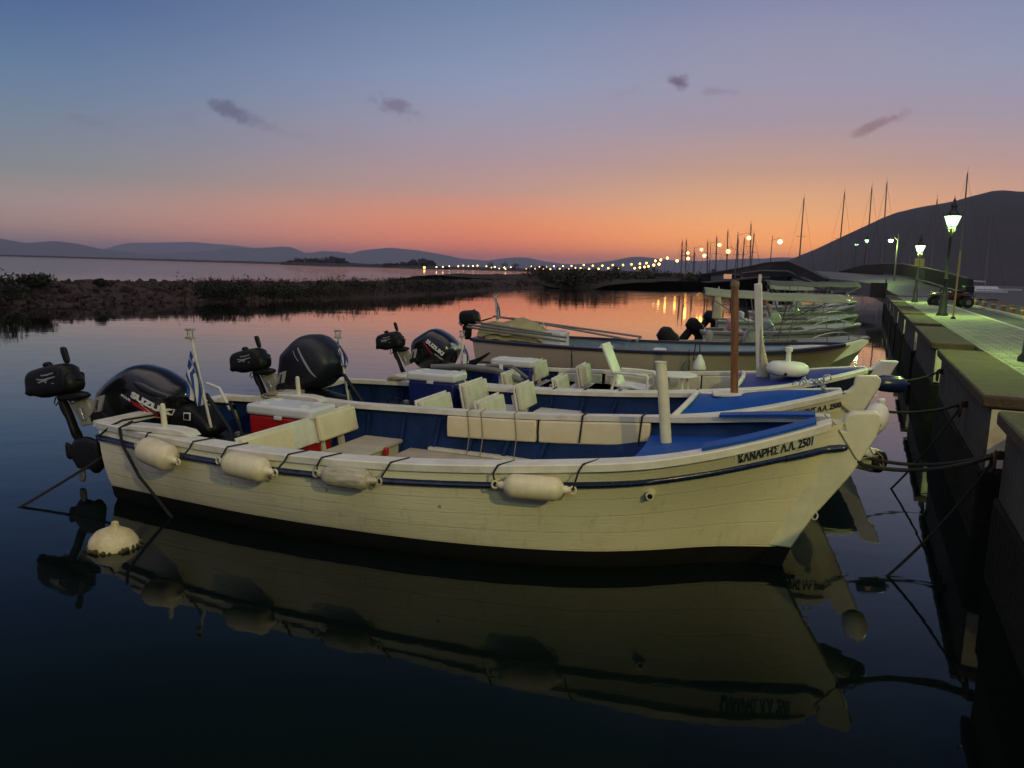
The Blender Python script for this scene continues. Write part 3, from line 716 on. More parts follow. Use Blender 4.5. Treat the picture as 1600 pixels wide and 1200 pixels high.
vs = []
for i in range(61):
    X = lx0+(lx1-lx0)*i/60; 
    for tt in (.055, .145):
        q = h1.P(h1.at_x(X, tt), tt, -1); vs.append((q.x, q.y-.003, q.z))
g.add(vs, [(2*i, 2*i+1, 2*i+3, 2*i+2) for i in range(60)]); g.build('name_plate', mat('name_plate_white', (.88, .87, .82), .4, .05, 5), B1.root)
# bilge outlet, bow eye, cleats, stern blocks
q = h1.P(h1.at_x(5.02, .34), .34, -1)
g = MB(); g.tube([q+Vector((0, .02, 0)), q+Vector((.01, -.055, -.01))], [.040, .030], 18); ot = g.build('bilge_outlet', creampaint, B1.root, smooth=True, angle=50)
g = MB(); g.tube([q+Vector((.01, -.0552, -.01)), q+Vector((.0101, -.058, -.0102))], .019, 14); g.build('outlet_hole', black, ot)
e_ = B1.loc(aty(1273, 806, B1.w(6.2, 0, 0).y)); g = MB(); g.tube([e_+Vector((.02*math.cos(k), 0, .03*math.sin(k))) for k in [i*math.pi/6 for i in range(13)]], .006, 6); g.build('bow_eye', plasticw, B1.root, smooth=True)
for sg in (-1, 1):
    q = h1.sheer(.12); yy = sg*(q.y-.07)
    g = MB(); g.prism([(-.36, 0), (-.26, .05), (.22, .06), (.34, .045), (.40, 0)], .075); g.v = [(x+.80, y+yy, z+q.z+.036) for x, y, z in g.v]; g.build('rail_block', trim, B1.root, bevel=.012)
    g = MB(); g.tube([(.86, yy, q.z+.08), (.845, yy, q.z+.27)], [.026, .022], 12); g.ball((.845, yy, q.z+.27), .022, 10); g.build('thole_pin', creampaint, B1.root, smooth=True, angle=60)
# ---------------------------------------------------------------- quay
QD = Vector((.416, .909, 0)).normalized(); QN = Vector((QD.y, -QD.x, 0)); Q0 = Vector((4.02, 6.42, 0))
def qp(s, l, z=0.0): return Q0+QD*s+QN*l+Vector((0, 0, z))
QA = math.atan2(QD.y, QD.x)
conc = mat('quay_concrete', (.085, .078, .07), .9, .4, 2.2, c2=(.035, .032, .03), bump=1, bscale=16)
capm = mat('stained_cap_concrete', (.080, .052, .036), .9, .5, 2.5, c2=(.034, .022, .016), bump=1.5, bscale=22)
darkc = mat('near_black_concrete', (.016, .016, .013), .9, .5, 3, c2=(.004, .004, .004), bump=2, bscale=12, spec=.15)
whitew = mat('whitewashed_render', (.66, .63, .52), .8, .3, 3, c2=(.42, .38, .28), bump=.8, bscale=14)
quay = thing('quay_wall', 'long concrete quay wall of capped piers with whitewashed ends', 'quay wall', qp(-6, 0), QA-math.pi/2)
def ql(s, l, z): return (l, s+6, z)     # coordinates inside the quay thing: x away from the water, y along
g = MB(); g.box(ql(27.0, .95, -.20), (.86, 66, 2.8)); g.build('wall', darkc, quay)
starts = [(-7.9, -.95)]+[(6.05*k, 6.05*k+4.75) for k in range(0, 9)]
for a_, b_ in starts:
    g = MB(); n_ = 1
    g.box(ql((a_+b_)/2, .27, -.10), (.50, b_-a_, 2.52)); 
    p_ = g.build('pier', [conc], quay, bevel=.02)
    g = MB(); g.box(ql((a_+b_)/2, .255, 1.215), (.60, b_-a_+.09, .11)); g.build('cap', capm, p_, bevel=.022)
    g = MB(); g.box(ql(a_-.003, .275, .82), (.005, .44, .66), None) if False else g.box(ql(a_-.012, .275, .90), (.47, .02, .50)); g.build('white_end', whitew, p_)
    g = MB(); g.box(ql((a_+b_)/2-.015, .25, -.40), (.52, b_-a_+.06, 2.04)); g.build('dark_foot', darkc, p_, bevel=.02)  # near-black lower part of each pier
# pavement, kerb and car park
def gmat(name, c, c2, rough=.8, blocks=None, scale=3):
    M = bpy.data.materials.new(name); M.use_nodes = True; t = M.node_tree; b = t.nodes['Principled BSDF']; n = t.nodes.new; K = t.links.new
    tcn = n('ShaderNodeTexCoord'); no = n('ShaderNodeTexNoise'); no.inputs['Scale'].default_value = scale; no.inputs['Detail'].default_value = 9; no.inputs['Roughness'].default_value = .7; K(tcn.outputs['Object'], no.inputs['Vector'])
    r = n('ShaderNodeValToRGB'); r.color_ramp.elements[0].position = .35; r.color_ramp.elements[1].position = .66; r.color_ramp.elements[0].color = (*c2, 1); r.color_ramp.elements[1].color = (*c, 1); K(no.outputs[0], r.inputs[0])
    colr = r.outputs[0]; bp = n('ShaderNodeBump'); bp.inputs['Strength'].default_value = .8; bp.inputs['Distance'].default_value = .01
    if blocks:
        br = n('ShaderNodeTexBrick'); br.inputs['Scale'].default_value = 1.0; br.inputs['Brick Width'].default_value = blocks[0]; br.inputs['Row Height'].default_value = blocks[1]; br.inputs['Mortar Size'].default_value = .012; br.inputs['Color1'].default_value = (1, 1, 1, 1); br.inputs['Color2'].default_value = (.62, .62, .62, 1); br.inputs['Mortar'].default_value = (.12, .12, .12, 1)
        K(tcn.outputs['Object'], br.inputs['Vector']); mx = n('ShaderNodeMix'); mx.data_type = 'RGBA'; mx.blend_type = 'MULTIPLY'; mx.inputs['Factor'].default_value = .85; K(colr, mx.inputs[6]); K(br.outputs[0], mx.inputs[7]); colr = mx.outputs[2]
        K(br.outputs[0], bp.inputs['Height'])
    else: K(no.outputs[0], bp.inputs['Height'])
    K(bp.outputs[0], b.inputs['Normal']); K(colr, b.inputs['Base Color']); b.inputs['Roughness'].default_value = rough
    return M
pav = gmat('pavement_blocks', (.34, .33, .29), (.17, .165, .14), blocks=(.32, .16))
asph = gmat('worn_asphalt', (.085, .082, .080), (.045, .044, .045), scale=1.2)
roadm = gmat('road_asphalt', (.13, .12, .12), (.085, .08, .08), scale=.8, rough=.6)
def sheet(name, l0, l1, s0, s1, z, m, thick=0.0):
    g = MB(); k = 8
    g.grid(lambda u, v: (l0+(l1-l0)*v, s0+(s1-s0)*u, 0), 24, k)
    if thick: g.box(((l0+l1)/2, (s0+s1)/2, -thick/2-.002), (l1-l0, s1-s0, thick))
    o = struct(g.build(name, m)); o.location = qp(0, 0, z); o.rotation_euler = (0, 0, QA-math.pi/2); return o
sheet('ground', 1.38, 260, -14, 420, 1.17, asph, thick=2.8)
sheet('pavement', .57, 2.02, -14, 60, 1.245, pav, thick=.06)
sheet('kerb', 2.02, 2.12, -14, 60, 1.25, mat('kerb_stone', (.50, .49, .45), .8, .3, 5), thick=.1)
sheet('parking_line', 2.3, 12, 13.3, 13.42, 1.176, mat('worn_road_paint', (.42, .41, .37), .8, .4, 5))
sheet('parking_line', 2.3, 12, 9.6, 9.70, 1.176, MATS['worn_road_paint'])

# ---------------------------------------------------------------- lamps
def emitter(name, c, s):
    M = bpy.data.materials.new(name); M.use_nodes = True; t = M.node_tree; b = t.nodes['Principled BSDF']
    n = t.nodes.new('ShaderNodeTexNoise'); n.inputs['Scale'].default_value = 3; r = t.nodes.new('ShaderNodeMapRange'); r.inputs[3].default_value = s*.8; r.inputs[4].default_value = s*1.2
    t.links.new(n.outputs[0], r.inputs[0]); t.links.new(r.outputs[0], b.inputs['Emission Strength'])
    b.inputs['Base Color'].default_value = (.6, .6, .6, 1); b.inputs['Emission Color'].default_value = (*c, 1); return M
GREEN = (.60, 1.0, .20)
glow_green = emitter('lit_lantern_glass', (.55, 1.0, .62), 2.6)
glow_core = emitter('mercury_bulb', (.8, 1.0, .8), 30)
sodium = emitter('sodium_lamp_glow', (1.0, .44, .07), 16)
warmw = emitter('warm_white_globe', (1.0, .82, .50), 9)
def point(name, loc, c, e, r, parent=None):
    l = bpy.data.lights.new(name, 'POINT'); l.color = c; l.energy = e; l.shadow_soft_size = r
    o = bpy.data.objects.new(name, l); SC.collection.objects.link(o); o.location = loc; o.parent = parent; return o
def lantern_head(par, at_, k=1.0, lit=True, energy=60, col=GREEN):
    """four sided street lantern, wide at the top, on a cradle"""
    x, y, z = at_
    fr = MB(); b0, b1, hh = .085*k, .165*k, .30*k
    cor = [(-1, -1), (1, -1), (1, 1), (-1, 1)]
    for a, c in cor: fr.bar((x+a*b0, y+c*b0, z+.04*k), (x+a*b1, y+c*b1, z+.04*k+hh), .014*k, mi=0)
    for (a, c), (a2, c2) in zip(cor, cor[1:]+cor[:1]):
        fr.bar((x+a*b0, y+c*b0, z+.04*k), (x+a2*b0, y+c2*b0, z+.04*k), .016*k); fr.bar((x+a*b1, y+c*b1, z+.04*k+hh), (x+a2*b1, y+c2*b1, z+.04*k+hh), .022*k)
        fr.tube([(x+a*b1, y+c*b1, z+.06*k+hh), (x+a*b1*1.15, y+c*b1*1.15, z+.13*k+hh)], .009*k, 6)
    fr.box((x, y, z+.02*k), (.17*k, .17*k, .03*k)); 
    for a, c in ((1, 0), (-1, 0), (0, 1), (0, -1)): fr.tube([(x, y, z-.12*k), (x+a*.10*k, y+c*.10*k, z-.07*k), (x+a*.09*k, y+c*.09*k, z+.02*k)], .010*k, 6)
    fr.build('lantern_frame', bronze, par)
    ro = MB(); ro.lathe([(.185*k, .34*k), (.19*k, .36*k), (.12*k, .45*k), (.075*k, .50*k), (.07*k, .58*k), (.095*k, .60*k), (.05*k, .68*k), (.028*k, .72*k), (.04*k, .76*k), (.012*k, .82*k), (.002*k, .90*k)], (x, y, z), 8); r_ = ro.build('lantern_roof', bronze, par)
    gl = MB(); e = .93
    vs = [(x+a*b0*e, y+c*b0*e, z+.05*k) for a, c in cor]+[(x+a*b1*e, y+c*b1*e, z+.03*k+hh) for a, c in cor]
    gl.add(vs, [(0, 1, 5, 4), (1, 2, 6, 5), (2, 3, 7, 6), (3, 0, 4, 7), (4, 5, 6, 7)]); gl.build('lantern_glass', glow_green, par)
    if lit: point('bulb', (x, y, z-.03*k), col, energy, .12, par)
def lamp_post(loc, h, label, heads=1, energy=60, group='classic lantern posts along the quay', k=1.0, rot=0.0, col=GREEN):
    t_ = thing('street_lamp', label, 'street lamp', loc, rot, group)
    g = MB(); g.lathe([(.15*k, 0), (.15*k, .05), (.11*k, .10), (.095*k, .55), (.075*k, .62), (.055*k, .68), (.048*k, 1.0), (.062*k, 1.03), (.044*k, 1.07), (.034*k, h-.86), (.05*k, h-.84), (.03*k, h-.80), (.03*k, h-.62 if heads == 1 else h-.75)], (0, 0, 0), 14)
    g.build('post', bronze, t_, smooth=True, angle=40)
    if heads == 1: lantern_head(t_, (0, 0, h-.90+.12), k, energy=energy, col=col)
    else:
        g = MB()
        for sg in (-1, 1): g.tube([(0, 0, h-.95), (sg*.15, 0, h-1.02), (sg*.28, 0, h-.98), (sg*.30, 0, h-.88)], .016, 8); 
        g.lathe([(.03, h-.8), (.02, h-.6), (.035, h-.55), (.002, h-.42)], (0, 0, 0), 8); g.build('arm', bronze, t_, smooth=True)
        for sg in (-1, 1): lantern_head(t_, (sg*.30, 0, h-.86), k*.85, energy=energy, col=col)
    return t_
def lamp_at(px, py, ytop, label, z=1.25, **kw):
    q = atz(px, py, z); H = height_at(q, ytop)-z; return lamp_post(q, H, label, **kw), q, H
LE = 1050
_, qa, Ha = lamp_at(1472, 493, 312, 'nearest whole lantern post on the quay, beside the parked quad bike', energy=LE)
_, qb, Hb = lamp_at(1429, 472, 368, 'second lantern post along the quay, with yellow plates on its pole', energy=LE)
q0 = atz(1611, 565, 1.25); lamp_post(q0, Ha, 'lantern post at the frame edge of which only the foot shows', energy=640)
stp = (qa-q0); 
qz = Vector((q0.x, q0.y, 1.25))-QD*12.2; lamp_post(qz, Ha, 'lantern post standing on the quay behind the viewer', energy=430, col=(.55, 1.0, .26))
lamp_at(1333, 440, 378, 'twin headed lantern post at the foot of the ramp', z=1.6, heads=2, energy=300)
q = aty(1350, 424, 84); lamp_post((q.x, q.y, 2.4), height_at(q, 368)-2.4, 'lantern post beyond the twin one on the far side of the ramp', energy=200)
def arm_lamp(loc, h, arms, label, group, r=.17, m=None, energy=0, col=(1, .5, .15), cat='street lamp', pr=.07):
    """tall tapered pole; each arm is (reach in x, height, drop)"""
    t_ = thing('street_lamp', label, cat, loc, 0, group)
    g = MB(); g.tube([(0, 0, -.5), (0, 0, h*.5), (0, 0, h)], [pr, pr*.8, pr*.5], 8); g.build('pole', galv, t_, smooth=True)
    for rx, hz_, dr in arms:
        g = MB(); g.tube([(0, 0, hz_-.25), (rx*.35, 0, hz_-.12), (rx*.8, 0, hz_+.12), (rx, 0, hz_+.05), (rx, 0, hz_-dr+.05)], pr*.4, 6); ar = g.build('arm', galv, t_, smooth=True)
        g = MB(); g.lathe([(.02, .32), (.12, .22), (.17, .12), (.18, .10)], (rx, 0, hz_-dr-.08), 10); g.build('lamp_cap', galv, ar)
        g = MB(); g.ball((rx, 0, hz_-dr-.02), r, 12); g.build('lamp_globe', m or sodium, ar, smooth=True)
        if energy: point('bulb', (rx, 0, hz_-dr-.22-r), col, energy, r, t_)
    return t_
# gooseneck pair near the ramp
q = aty(1398, 428, 56); h_ = height_at(q, 365); arm_lamp((q.x, q.y, 2.0), h_-2.0, [(-.52, height_at(q, 370)-2.0, .25)], 'gooseneck lamp with a round greenish head over the ramp', None, r=.14, m=glow_core, energy=200, col=GREEN)
q = aty(1203, 420, 92); h_ = height_at(q, 368); arm_lamp((q.x, q.y, 2.4), h_-2.4, [(.95, height_at(q, 372.5)-2.4, .35)], 'pole with one white globe hanging over the bridge hump', None, r=.24, m=warmw)
# causeway lamps, two to a pole, running away to the vanishing point
GC = 'two armed sodium lamps along the causeway'
CW = [(1148.5, 101, 362), (1107.5, 130, 377), (1082, 158, 385), (1064.5, 186, 377)]
for i, (px, D, yt) in enumerate(CW):
    q = aty(px, 430, D); 
    arms = {0: [(1.45, 371, .5), (-1.1, 393, .45)], 1: [(1.45, 382, .5), (-.95, 399.5, .45)], 2: [(1.5, 389.5, .5), (-1.1, 404, .45)], 3: [(1.25, 395, .5), (-1.2, 407.5, .45)]}[i]
    arm_lamp((q.x, q.y, 1.6), height_at(q, [362, 377, 385, 389][i])-1.6, [(r_, height_at(q, y_)-1.6+d_, d_) for r_, y_, d_ in arms], ['tallest two armed sodium lamp on the causeway, nearest the bridge', 'second two armed sodium lamp from the bridge', 'third two armed sodium lamp from the bridge', 'fourth two armed sodium lamp from the bridge'][i], GC, r=.24+.02*i, pr=.08)
far_l = [(1040, 403, 215), (1030, 406, 245), (1022, 407.5, 275), (1008, 411, 310), (998, 412, 340), (985, 413, 370), (972, 414, 400), (956, 414, 430), (940, 415, 460), (925, 415, 500), (911, 414, 540), (1027, 412.5, 215), (1019, 414, 245), (1011, 416, 275), (1005, 417, 300), (998, 418, 330), (990, 419, 350), (965, 419, 380), (949, 419, 410), (934, 420, 450), (919, 420, 480), (906, 419, 520)]
for i, (px, y, D) in enumerate(far_l):
    q = aty(px, y, D); arm_lamp((q.x, q.y, 1.0), q.z-1.0+.35, [(.5, q.z-1.0+.3, .3)], 'small distant sodium lamp in the row converging along the causeway', 'distant sodium lamps of the causeway', r=.22+D*.00045, pr=.05)
town = [(663, 418, 1), (682, 417, 0), (692, 417, 1), (702, 416, 0), (716, 416, 1), (724, 415, 0), (732, 416, 1), (739, 415.5, 0), (746, 415, 1), (760, 416, 0), (768, 418, 1), (773, 417, 0), (780, 419.5, 1), (788, 418, 0), (790, 420.5, 1), (798, 417.5, 0), (822, 420, 1), (830.5, 416.5, 0), (836, 420.5, 1), (843, 417, 0), (849, 420.5, 1), (854, 416.5, 0), (860, 420.5, 1), (865.5, 416, 0), (874.5, 420, 1), (879.5, 416, 0), (889, 420, 1), (893, 415.5, 0), (899, 418.5, 1)]
townw = emitter('town_lamp_white', (1.0, .74, .42), 9); towno = emitter('town_lamp_orange', (1.0, .45, .10), 9)
for px, y, o_ in town:
    D = 880; q = aty(px, y, D); r_ = .5+.22*((px*7) % 3)/2 if px != 663 else 1.2
    t_ = thing('street_lamp', 'tiny %s light on the far shore of the town' % ('orange' if o_ else 'whitish'), 'street lamp', (q.x, q.y, .5), 0, 'town lights on the far shore, %s' % ('orange' if o_ else 'whitish'))
    g = MB(); g.tube([(0, 0, 0), (0, 0, q.z-.5)], .12, 5); g.build('pole', galv, t_)
    g = MB(); g.ball((0, 0, q.z-.5), r_, 8); g.build('lamp_globe', towno if o_ else townw, t_)
# the lights that reach the near boat: the quay lantern above and the road lamp across the car park
arm_lamp((7.6, -7.2, 1.17), 7.0, [(-1.3, 6.7, .3)], 'tall sodium road lamp behind the viewer across the car park', None, r=.14, energy=2500, col=(1.0, .78, .26))
# ---------------------------------------------------------------- bridge and ramp
def qx(px, D, z): q = aty(px, 430, D); return Vector((q.x, q.y, z))
def pz(px, py, D): return aty(px, py, D)
br = thing('bridge', 'humped dark bridge over the channel behind the canopy boats', 'bridge')
Lp = [pz(1404, 462, 47), pz(1367, 444, 52), pz(1330, 438.5, 58), pz(1292, 435, 65), pz(1278, 428, 72), pz(1240, 422, 80), pz(1195, 422, 90), pz(1116, 431.5, 120), pz(1070, 434, 150), pz(1035, 433, 200)]
Rp = [pz(1560, 468, 47), pz(1490, 452, 50), pz(1440, 440, 54), pz(1405, 431.5, 60), pz(1364, 427.8, 72), pz(1325, 426, 80), pz(1275, 426, 90), pz(1180, 431, 120), pz(1120, 434, 150), pz(1075, 433, 200)]
def polystrip(name, A, B, m, th, par, sub=6):
    g = MB(); n_ = (len(A)-1)*sub
    def ip(L_, u):
        k = min(len(L_)-2, int(u*(len(L_)-1))); return L_[k].lerp(L_[k+1], u*(len(L_)-1)-k)
    g.grid(lambda u, v: ip(A, u).lerp(ip(B, u), v), n_, 4); 
    if th:
        dn = Vector((0, 0, -th)); g.grid(lambda u, v: ip(A, u)+dn*v, n_, 1); g.grid(lambda u, v: ip(B, u)+dn*v, n_, 1)
    return g.build(name, m, par, smooth=False)
polystrip('deck', Lp, Rp, roadm, .9, br)
darkst = mat('dark_weathered_steel', (.020, .018, .018), .7, .5, .6, c2=(.009, .008, .008))
rustst = mat('grey_steel_edge', (.14, .12, .11), .6, .4, 1)
# side girder facing the boats
top = [pz(1291, 435.5, 64.5), pz(1261, 420.5, 70), pz(1233, 408.6, 77), pz(1212, 409.6, 82), pz(1195, 411, 88), pz(1180, 414.5, 94), pz(1150, 420, 105), pz(1116, 425.5, 120), pz(1085, 430, 138)]
bot = [pz(1287, 447, 64.5), pz(1262, 446, 70), pz(1238, 438, 77), pz(1215, 431, 82), pz(1195, 431, 88), pz(1180, 433, 94), pz(1150, 437, 105), pz(1118, 441, 120), pz(1085, 438, 138)]
off = Vector((.4, .08, 0))
g = MB(); n_ = len(top)
vs = []
for a, b_ in zip(top, bot): vs += [a, b_, b_+off, a+off]
fs = []
for i in range(n_-1):
    for j in range(4): j2 = (j+1) % 4; fs.append((i*4+j, i*4+j2, i*4+4+j2, i*4+4+j))
g.add(vs, fs+[(0, 1, 2, 3), tuple(4*n_-4+k for k in range(4))]); g.build('side_girder', darkst, br)
g = MB(); g.tube([p+Vector((-.05, -.05, .02)) for p in top], .07, 6); g.build('top_rail', rustst, br)
low = [pz(1290, 452, 63), pz(1262, 443.5, 69.5), pz(1240, 437, 76.5), pz(1217, 433.5, 81.5), pz(1180, 434, 93.5), pz(1140, 438.5, 107), pz(1095, 442, 128)]
g = MB(); g.tube(low, .16, 6); g.build('arch_pipe', rustst, br)
low2 = [pz(1275, 443, 65), pz(1250, 432, 74), pz(1232, 424, 77), pz(1195, 423, 87), pz(1160, 427, 100)]
g = MB(); g.tube(low2, .12, 6); g.build('mid_rail', rustst, br)
for px, D, yb in ((1232, 78, 450), (1160, 103, 449), (1110, 124, 447)):
    g = MB(); q = qx(px, D, 0); g.box((q.x, q.y+1.5, .6), (1.0, 5, 3.4)); g.build('bridge_pier', darkc, br)
g = MB(); q = pz(1137, 432, 104); g.box((q.x, q.y, q.z), (1.05, .08, .62)); g.build('lit_sign_board', emitter('amber_board', (1, .42, .12), .35), br)
# parapet on the far side of the ramp
pt_ = [pz(1306, 425.5, 80), pz(1330, 419, 76), pz(1349, 414, 72), pz(1380, 412.5, 66), pz(1411, 413, 60), pz(1445, 419, 53), pz(1480, 427, 50), pz(1512, 436, 47)]
pb_ = [pz(1306, 429, 80), pz(1330, 430, 76), pz(1349, 431, 72), pz(1380, 431, 66), pz(1411, 434, 60), pz(1445, 442, 53), pz(1480, 453, 50), pz(1512, 461, 47)]
g = MB(); vs = []
for a, b_ in zip(pt_, pb_): vs += [a, b_, b_+off, a+off]
fs = []
for i in range(len(pt_)-1):
    for j in range(4): j2 = (j+1) % 4; fs.append((i*4+j, i*4+j2, i*4+4+j2, i*4+4+j))
g.add(vs, fs+[(0, 1, 2, 3), tuple(4*len(pt_)-4+k for k in range(4))]); g.build('parapet', darkst, br)
g = MB(); g.tube([p+Vector((0, -.06, .03)) for p in pt_[3:]], .06, 6); g.tube([p+Vector((0, -.1, .1)) for p in pb_[3:]], .07, 6); g.build('parapet_rail', rustst, br)
g = MB(); g.box((qx(1375, 50, 0).x, 50, 1.55), (.75, .7, .95)); g.box((qx(1383, 50, 0).x, 49.8, 2.0), (.06, .06, .5)); t_ = g.build('skip', darkst); tag(t_, 'dark steel skip at the end of the quay by the ramp', 'skip')

# ---------------------------------------------------------------- sailing boats behind the bridge: hull, mast, spreaders, stays
def sail(px0, py0, px1, py1, D, label, spr=(.62,), n=1, stays=True, furled=0, group='sailing boats moored beyond the bridge and the road'):
    base = pz(px0, py0, D); topv = pz(px1, py1, D); L_ = 10.5; H = topv.z-1.3
    t_ = thing('sailing_boat', label, 'sailing boat', (base.x, base.y, 0), 0, group)
    g = MB(); out = []
    def fn(u, v):
        a = math.pi*(v); w_ = 1.65*math.sin(math.pi*min(1, .12+u*.88))**.7; return (-L_*.45+L_*u+.4*(1-math.cos(a*2))*0, w_*-math.cos(a), 1.15+.25*u-1.35*math.sin(a)**.6)
    g.grid(fn, 18, 10); g.grid(lambda u, v: Vector(fn(u, 0)).lerp(Vector(fn(u, 1)), v)+Vector((0, 0, .02)), 18, 2); g.build('hull', plasticw, t_, smooth=True, angle=50)
    g = MB(); g.box((.1, 0, 1.45), (3.6, 1.7, .5), taper=.8); g.build('cabin', plasticw, t_, bevel=.08)
    dx = topv.x-base.x; g = MB(); r0 = .115*max(1, D/110)
    g.tube([(0, 0, 1.2), (dx*.5, 0, 1.2+(H+.1)/2), (dx, 0, H+1.3)], [r0, r0*.85, r0*.6], 8); g.tube([(dx, 0, H+1.3), (dx, 0, H+2.0)], .02*D/110, 4)
    for s in spr:
        z = 1.3+H*s; g.bar((dx*s-.85, .0, z), (dx*s+.85, 0, z+.05), .05*D/110)
    mb_ = g.build('mast', alum_mast, t_)
    if stays:
        g = MB(); w_ = .012*D/110
        for bx in (-L_*.26, L_*.30): g.tube([(bx, 0, 1.3), (dx, 0, H+1.2)], w_, 4)
        for by in (-1, 1): g.tube([(0, by*1.5, 1.3), (dx*spr[0]+by*.4, by*.8, 1.3+H*spr[0]), (dx, 0, H+1.0)], w_, 4)
        g.build('rigging', darkst, t_)
    g = MB(); g.tube([(0, 0, 2.4), (-L_*.38, 0, 2.5)], .12, 8); g.build('boom', canvas, t_); return t_
alum_mast = mat('mast_aluminium', (.22, .20, .19), .5, .3, 3)
for a in [(1247, 430, 1256.5, 309, 130, 'boat with the lone tall mast just above the bridge hump', (.55, .12)), (1308, 430, 1320, 300, 125, 'boat whose mast stands before the slope, first right of the lone one', (.5,)),
          (1352, 430, 1362.5, 292.5, 118, 'boat with the slim mast crossing the hill skyline, left of a close neighbour', (.55,)), (1377, 430, 1386, 284.5, 116, 'boat with the mast on the hill skyline, taller of two close neighbours', (.58,)),
          (1497, 442, 1512, 270, 88, 'boat with the tallest thick mast, behind the big lantern', (.72, .45)), (1453, 440, 1464.5, 311, 110, 'boat with a mast between the two quay lanterns', (.6,)),
          (1540, 440, 1549.5, 332, 120, 'boat with a pale mast against the dark hill, furthest to the right', (.6,)), (1419, 436, 1428, 337, 125, 'boat with a faint mast in front of the hill by the second lantern', (.6,)),
          (1172, 432, 1173.5, 349.5, 185, 'boat with the tallest mast of the cluster behind the causeway', (.6,)), (1172, 432, 1178.5, 365, 178, 'boat with a leaning mast beside the tallest of the causeway cluster', (.6,)),
          (1135, 432, 1137.5, 360, 190, 'boat with a thick mast by the low arm of the nearest causeway lamp', (.5,)), (1152, 432, 1153.5, 372, 200, 'boat with a short mast right of the nearest causeway pole', (.6,)), (1158, 434, 1163.5, 372, 195, 'boat with a short leaning mast between pole and tall mast', (.6,)),
          (1118, 432, 1120, 370, 205, 'boat with the mast behind the second causeway lamp head', (.6,)), (1105, 433, 1106, 377, 215, 'boat with the mast close left of the second causeway pole', (.55,)),
          (1071, 432, 1072.5, 375, 225, 'boat with the mast behind the fourth causeway lamp', (.6,)), (1064, 432, 1066, 377, 232, 'boat with the leftmost mast of the marina cluster', (.6,)), (1084, 432, 1085.5, 394, 240, 'boat with the shortest mast of the marina cluster', (.6,))]:
    sail(*a)
# ---------------------------------------------------------------- things on the quay
bollm = mat('reddish_wood_bollard', (.30, .12, .05), .8, .4, 9)
for i, (x, y, yt) in enumerate([(1513, 476, 466), (1525, 478, 466.5), (1538, 480, 468), (1552, 484, 471), (1567, 487, 473), (1581, 491.5, 477), (1598, 496, 480)]):
    q = atz(x, y, 1.18); h_ = height_at(q, yt)-1.18
    t_ = thing('bollard', ['low wooden bollard by the rear wheel of the quad bike', 'second low wooden bollard from the quad bike', 'third low wooden bollard from the quad bike', 'fourth low wooden bollard from the quad bike', 'fifth low wooden bollard from the quad bike', 'sixth low wooden bollard from the quad bike', 'last low wooden bollard, at the frame edge'][i], 'bollard', q, 0, 'wooden bollards edging the car park')
    g = MB(); g.lathe([(.085, 0), (.085, h_*.8), (.07, h_*.84), (.09, h_*.88), (.07, h_)], (0, 0, 0), 10); g.build('post', bollm, t_)
    g = MB(); g.lathe([(.092, h_*.62), (.092, h_*.74)], (0, 0, 0), 10); g.build('reflector_band', MATS['kerb_stone'], t_)
# stone edging under the bollards
a = atz(1505, 474.5, 1.19); b_ = atz(1625, 503, 1.19); g = MB(); g.bar(a, b_, .16, .10); struct(g.build('kerb', MATS['kerb_stone']))
# pole sign, plates on the second lantern
q = atz(1489, 498, 1.25); tp = height_at(q, 392)-1.25
t_ = thing('sign_pole', 'thin yellowish pole standing beside the nearest whole lantern post', 'pole', q); g = MB(); g.tube([(0, 0, 0), (0, 0, tp)], .024, 8); g.build('pole', mat('yellowish_pole', (.38, .30, .10), .6), t_); g = MB(); g.lathe([(.07, 0), (.06, .03), (.03, .06)], (0, 0, 0), 10); g.build('foot', bronze, t_)
q = atz(1427.5, 474, 1.25); q.y -= .1; zt, zb = height_at(q, 404)-1.25, height_at(q, 416)-1.25
t_ = thing('road_sign', 'pair of small yellow green plates on a thin pole at the second lantern', 'road sign', q); g = MB(); g.tube([(0, 0, 0), (0, 0, zt)], .02, 8); g.build('pole', galv, t_)
for dx in (-.11, .11):
    g = MB(); g.box((dx, -.03, (zt+zb)/2), (.19, .012, zt-zb)); g.build('plate', mat('yellow_sign_plate', (.55, .50, .14), .5), t_, bevel=.004)
# quad bike
q = atz(1484, 480, 1.18); k = 1200/ (q.y); rot_ = R_(-6)
t_ = thing('quad_bike', 'dark quad bike parked behind the nearest whole lantern post', 'quad bike', q, rot_)
Wd = 60/1200*q.y
S_ = Wd/1.95
rub = mat('tyre_rubber', (.014, .014, .014), .85, .4, 20, bump=1); paintr = mat('dark_maroon_paint', (.060, .016, .014), .35, .3, 5)
for sx, nm in ((-.66, 0), (.66, 1)):
    for sy in (-.38, .38):
        g = MB(); g.tube([(sx*S_, (sy-.11)*S_, .27*S_), (sx*S_, (sy-.09)*S_, .27*S_), (sx*S_, (sy+.09)*S_, .27*S_), (sx*S_, (sy+.11)*S_, .27*S_)], [.2*S_, .27*S_, .27*S_, .2*S_], 18); w_ = g.build('wheel', rub, t_, smooth=True, angle=50)
        g = MB(); g.tube([(sx*S_, (sy-.115)*S_, .27*S_), (sx*S_, (sy+.115)*S_, .27*S_)], .12*S_, 12); g.build('rim', galv, w_)
g = MB(); g.puffy([(x*S_, z*S_) for x, z in [(-.95, .62), (-.9, .50), (-.5, .56), (-.4, .36), (.35, .34), (.42, .58), (.92, .50), (1.0, .62), (.85, .72), (.3, .70), (.15, .74), (-.25, .78), (-.5, .74), (-.75, .72)]], .27*S_, p=.3); g.build('bodywork', paintr, t_, smooth=True)
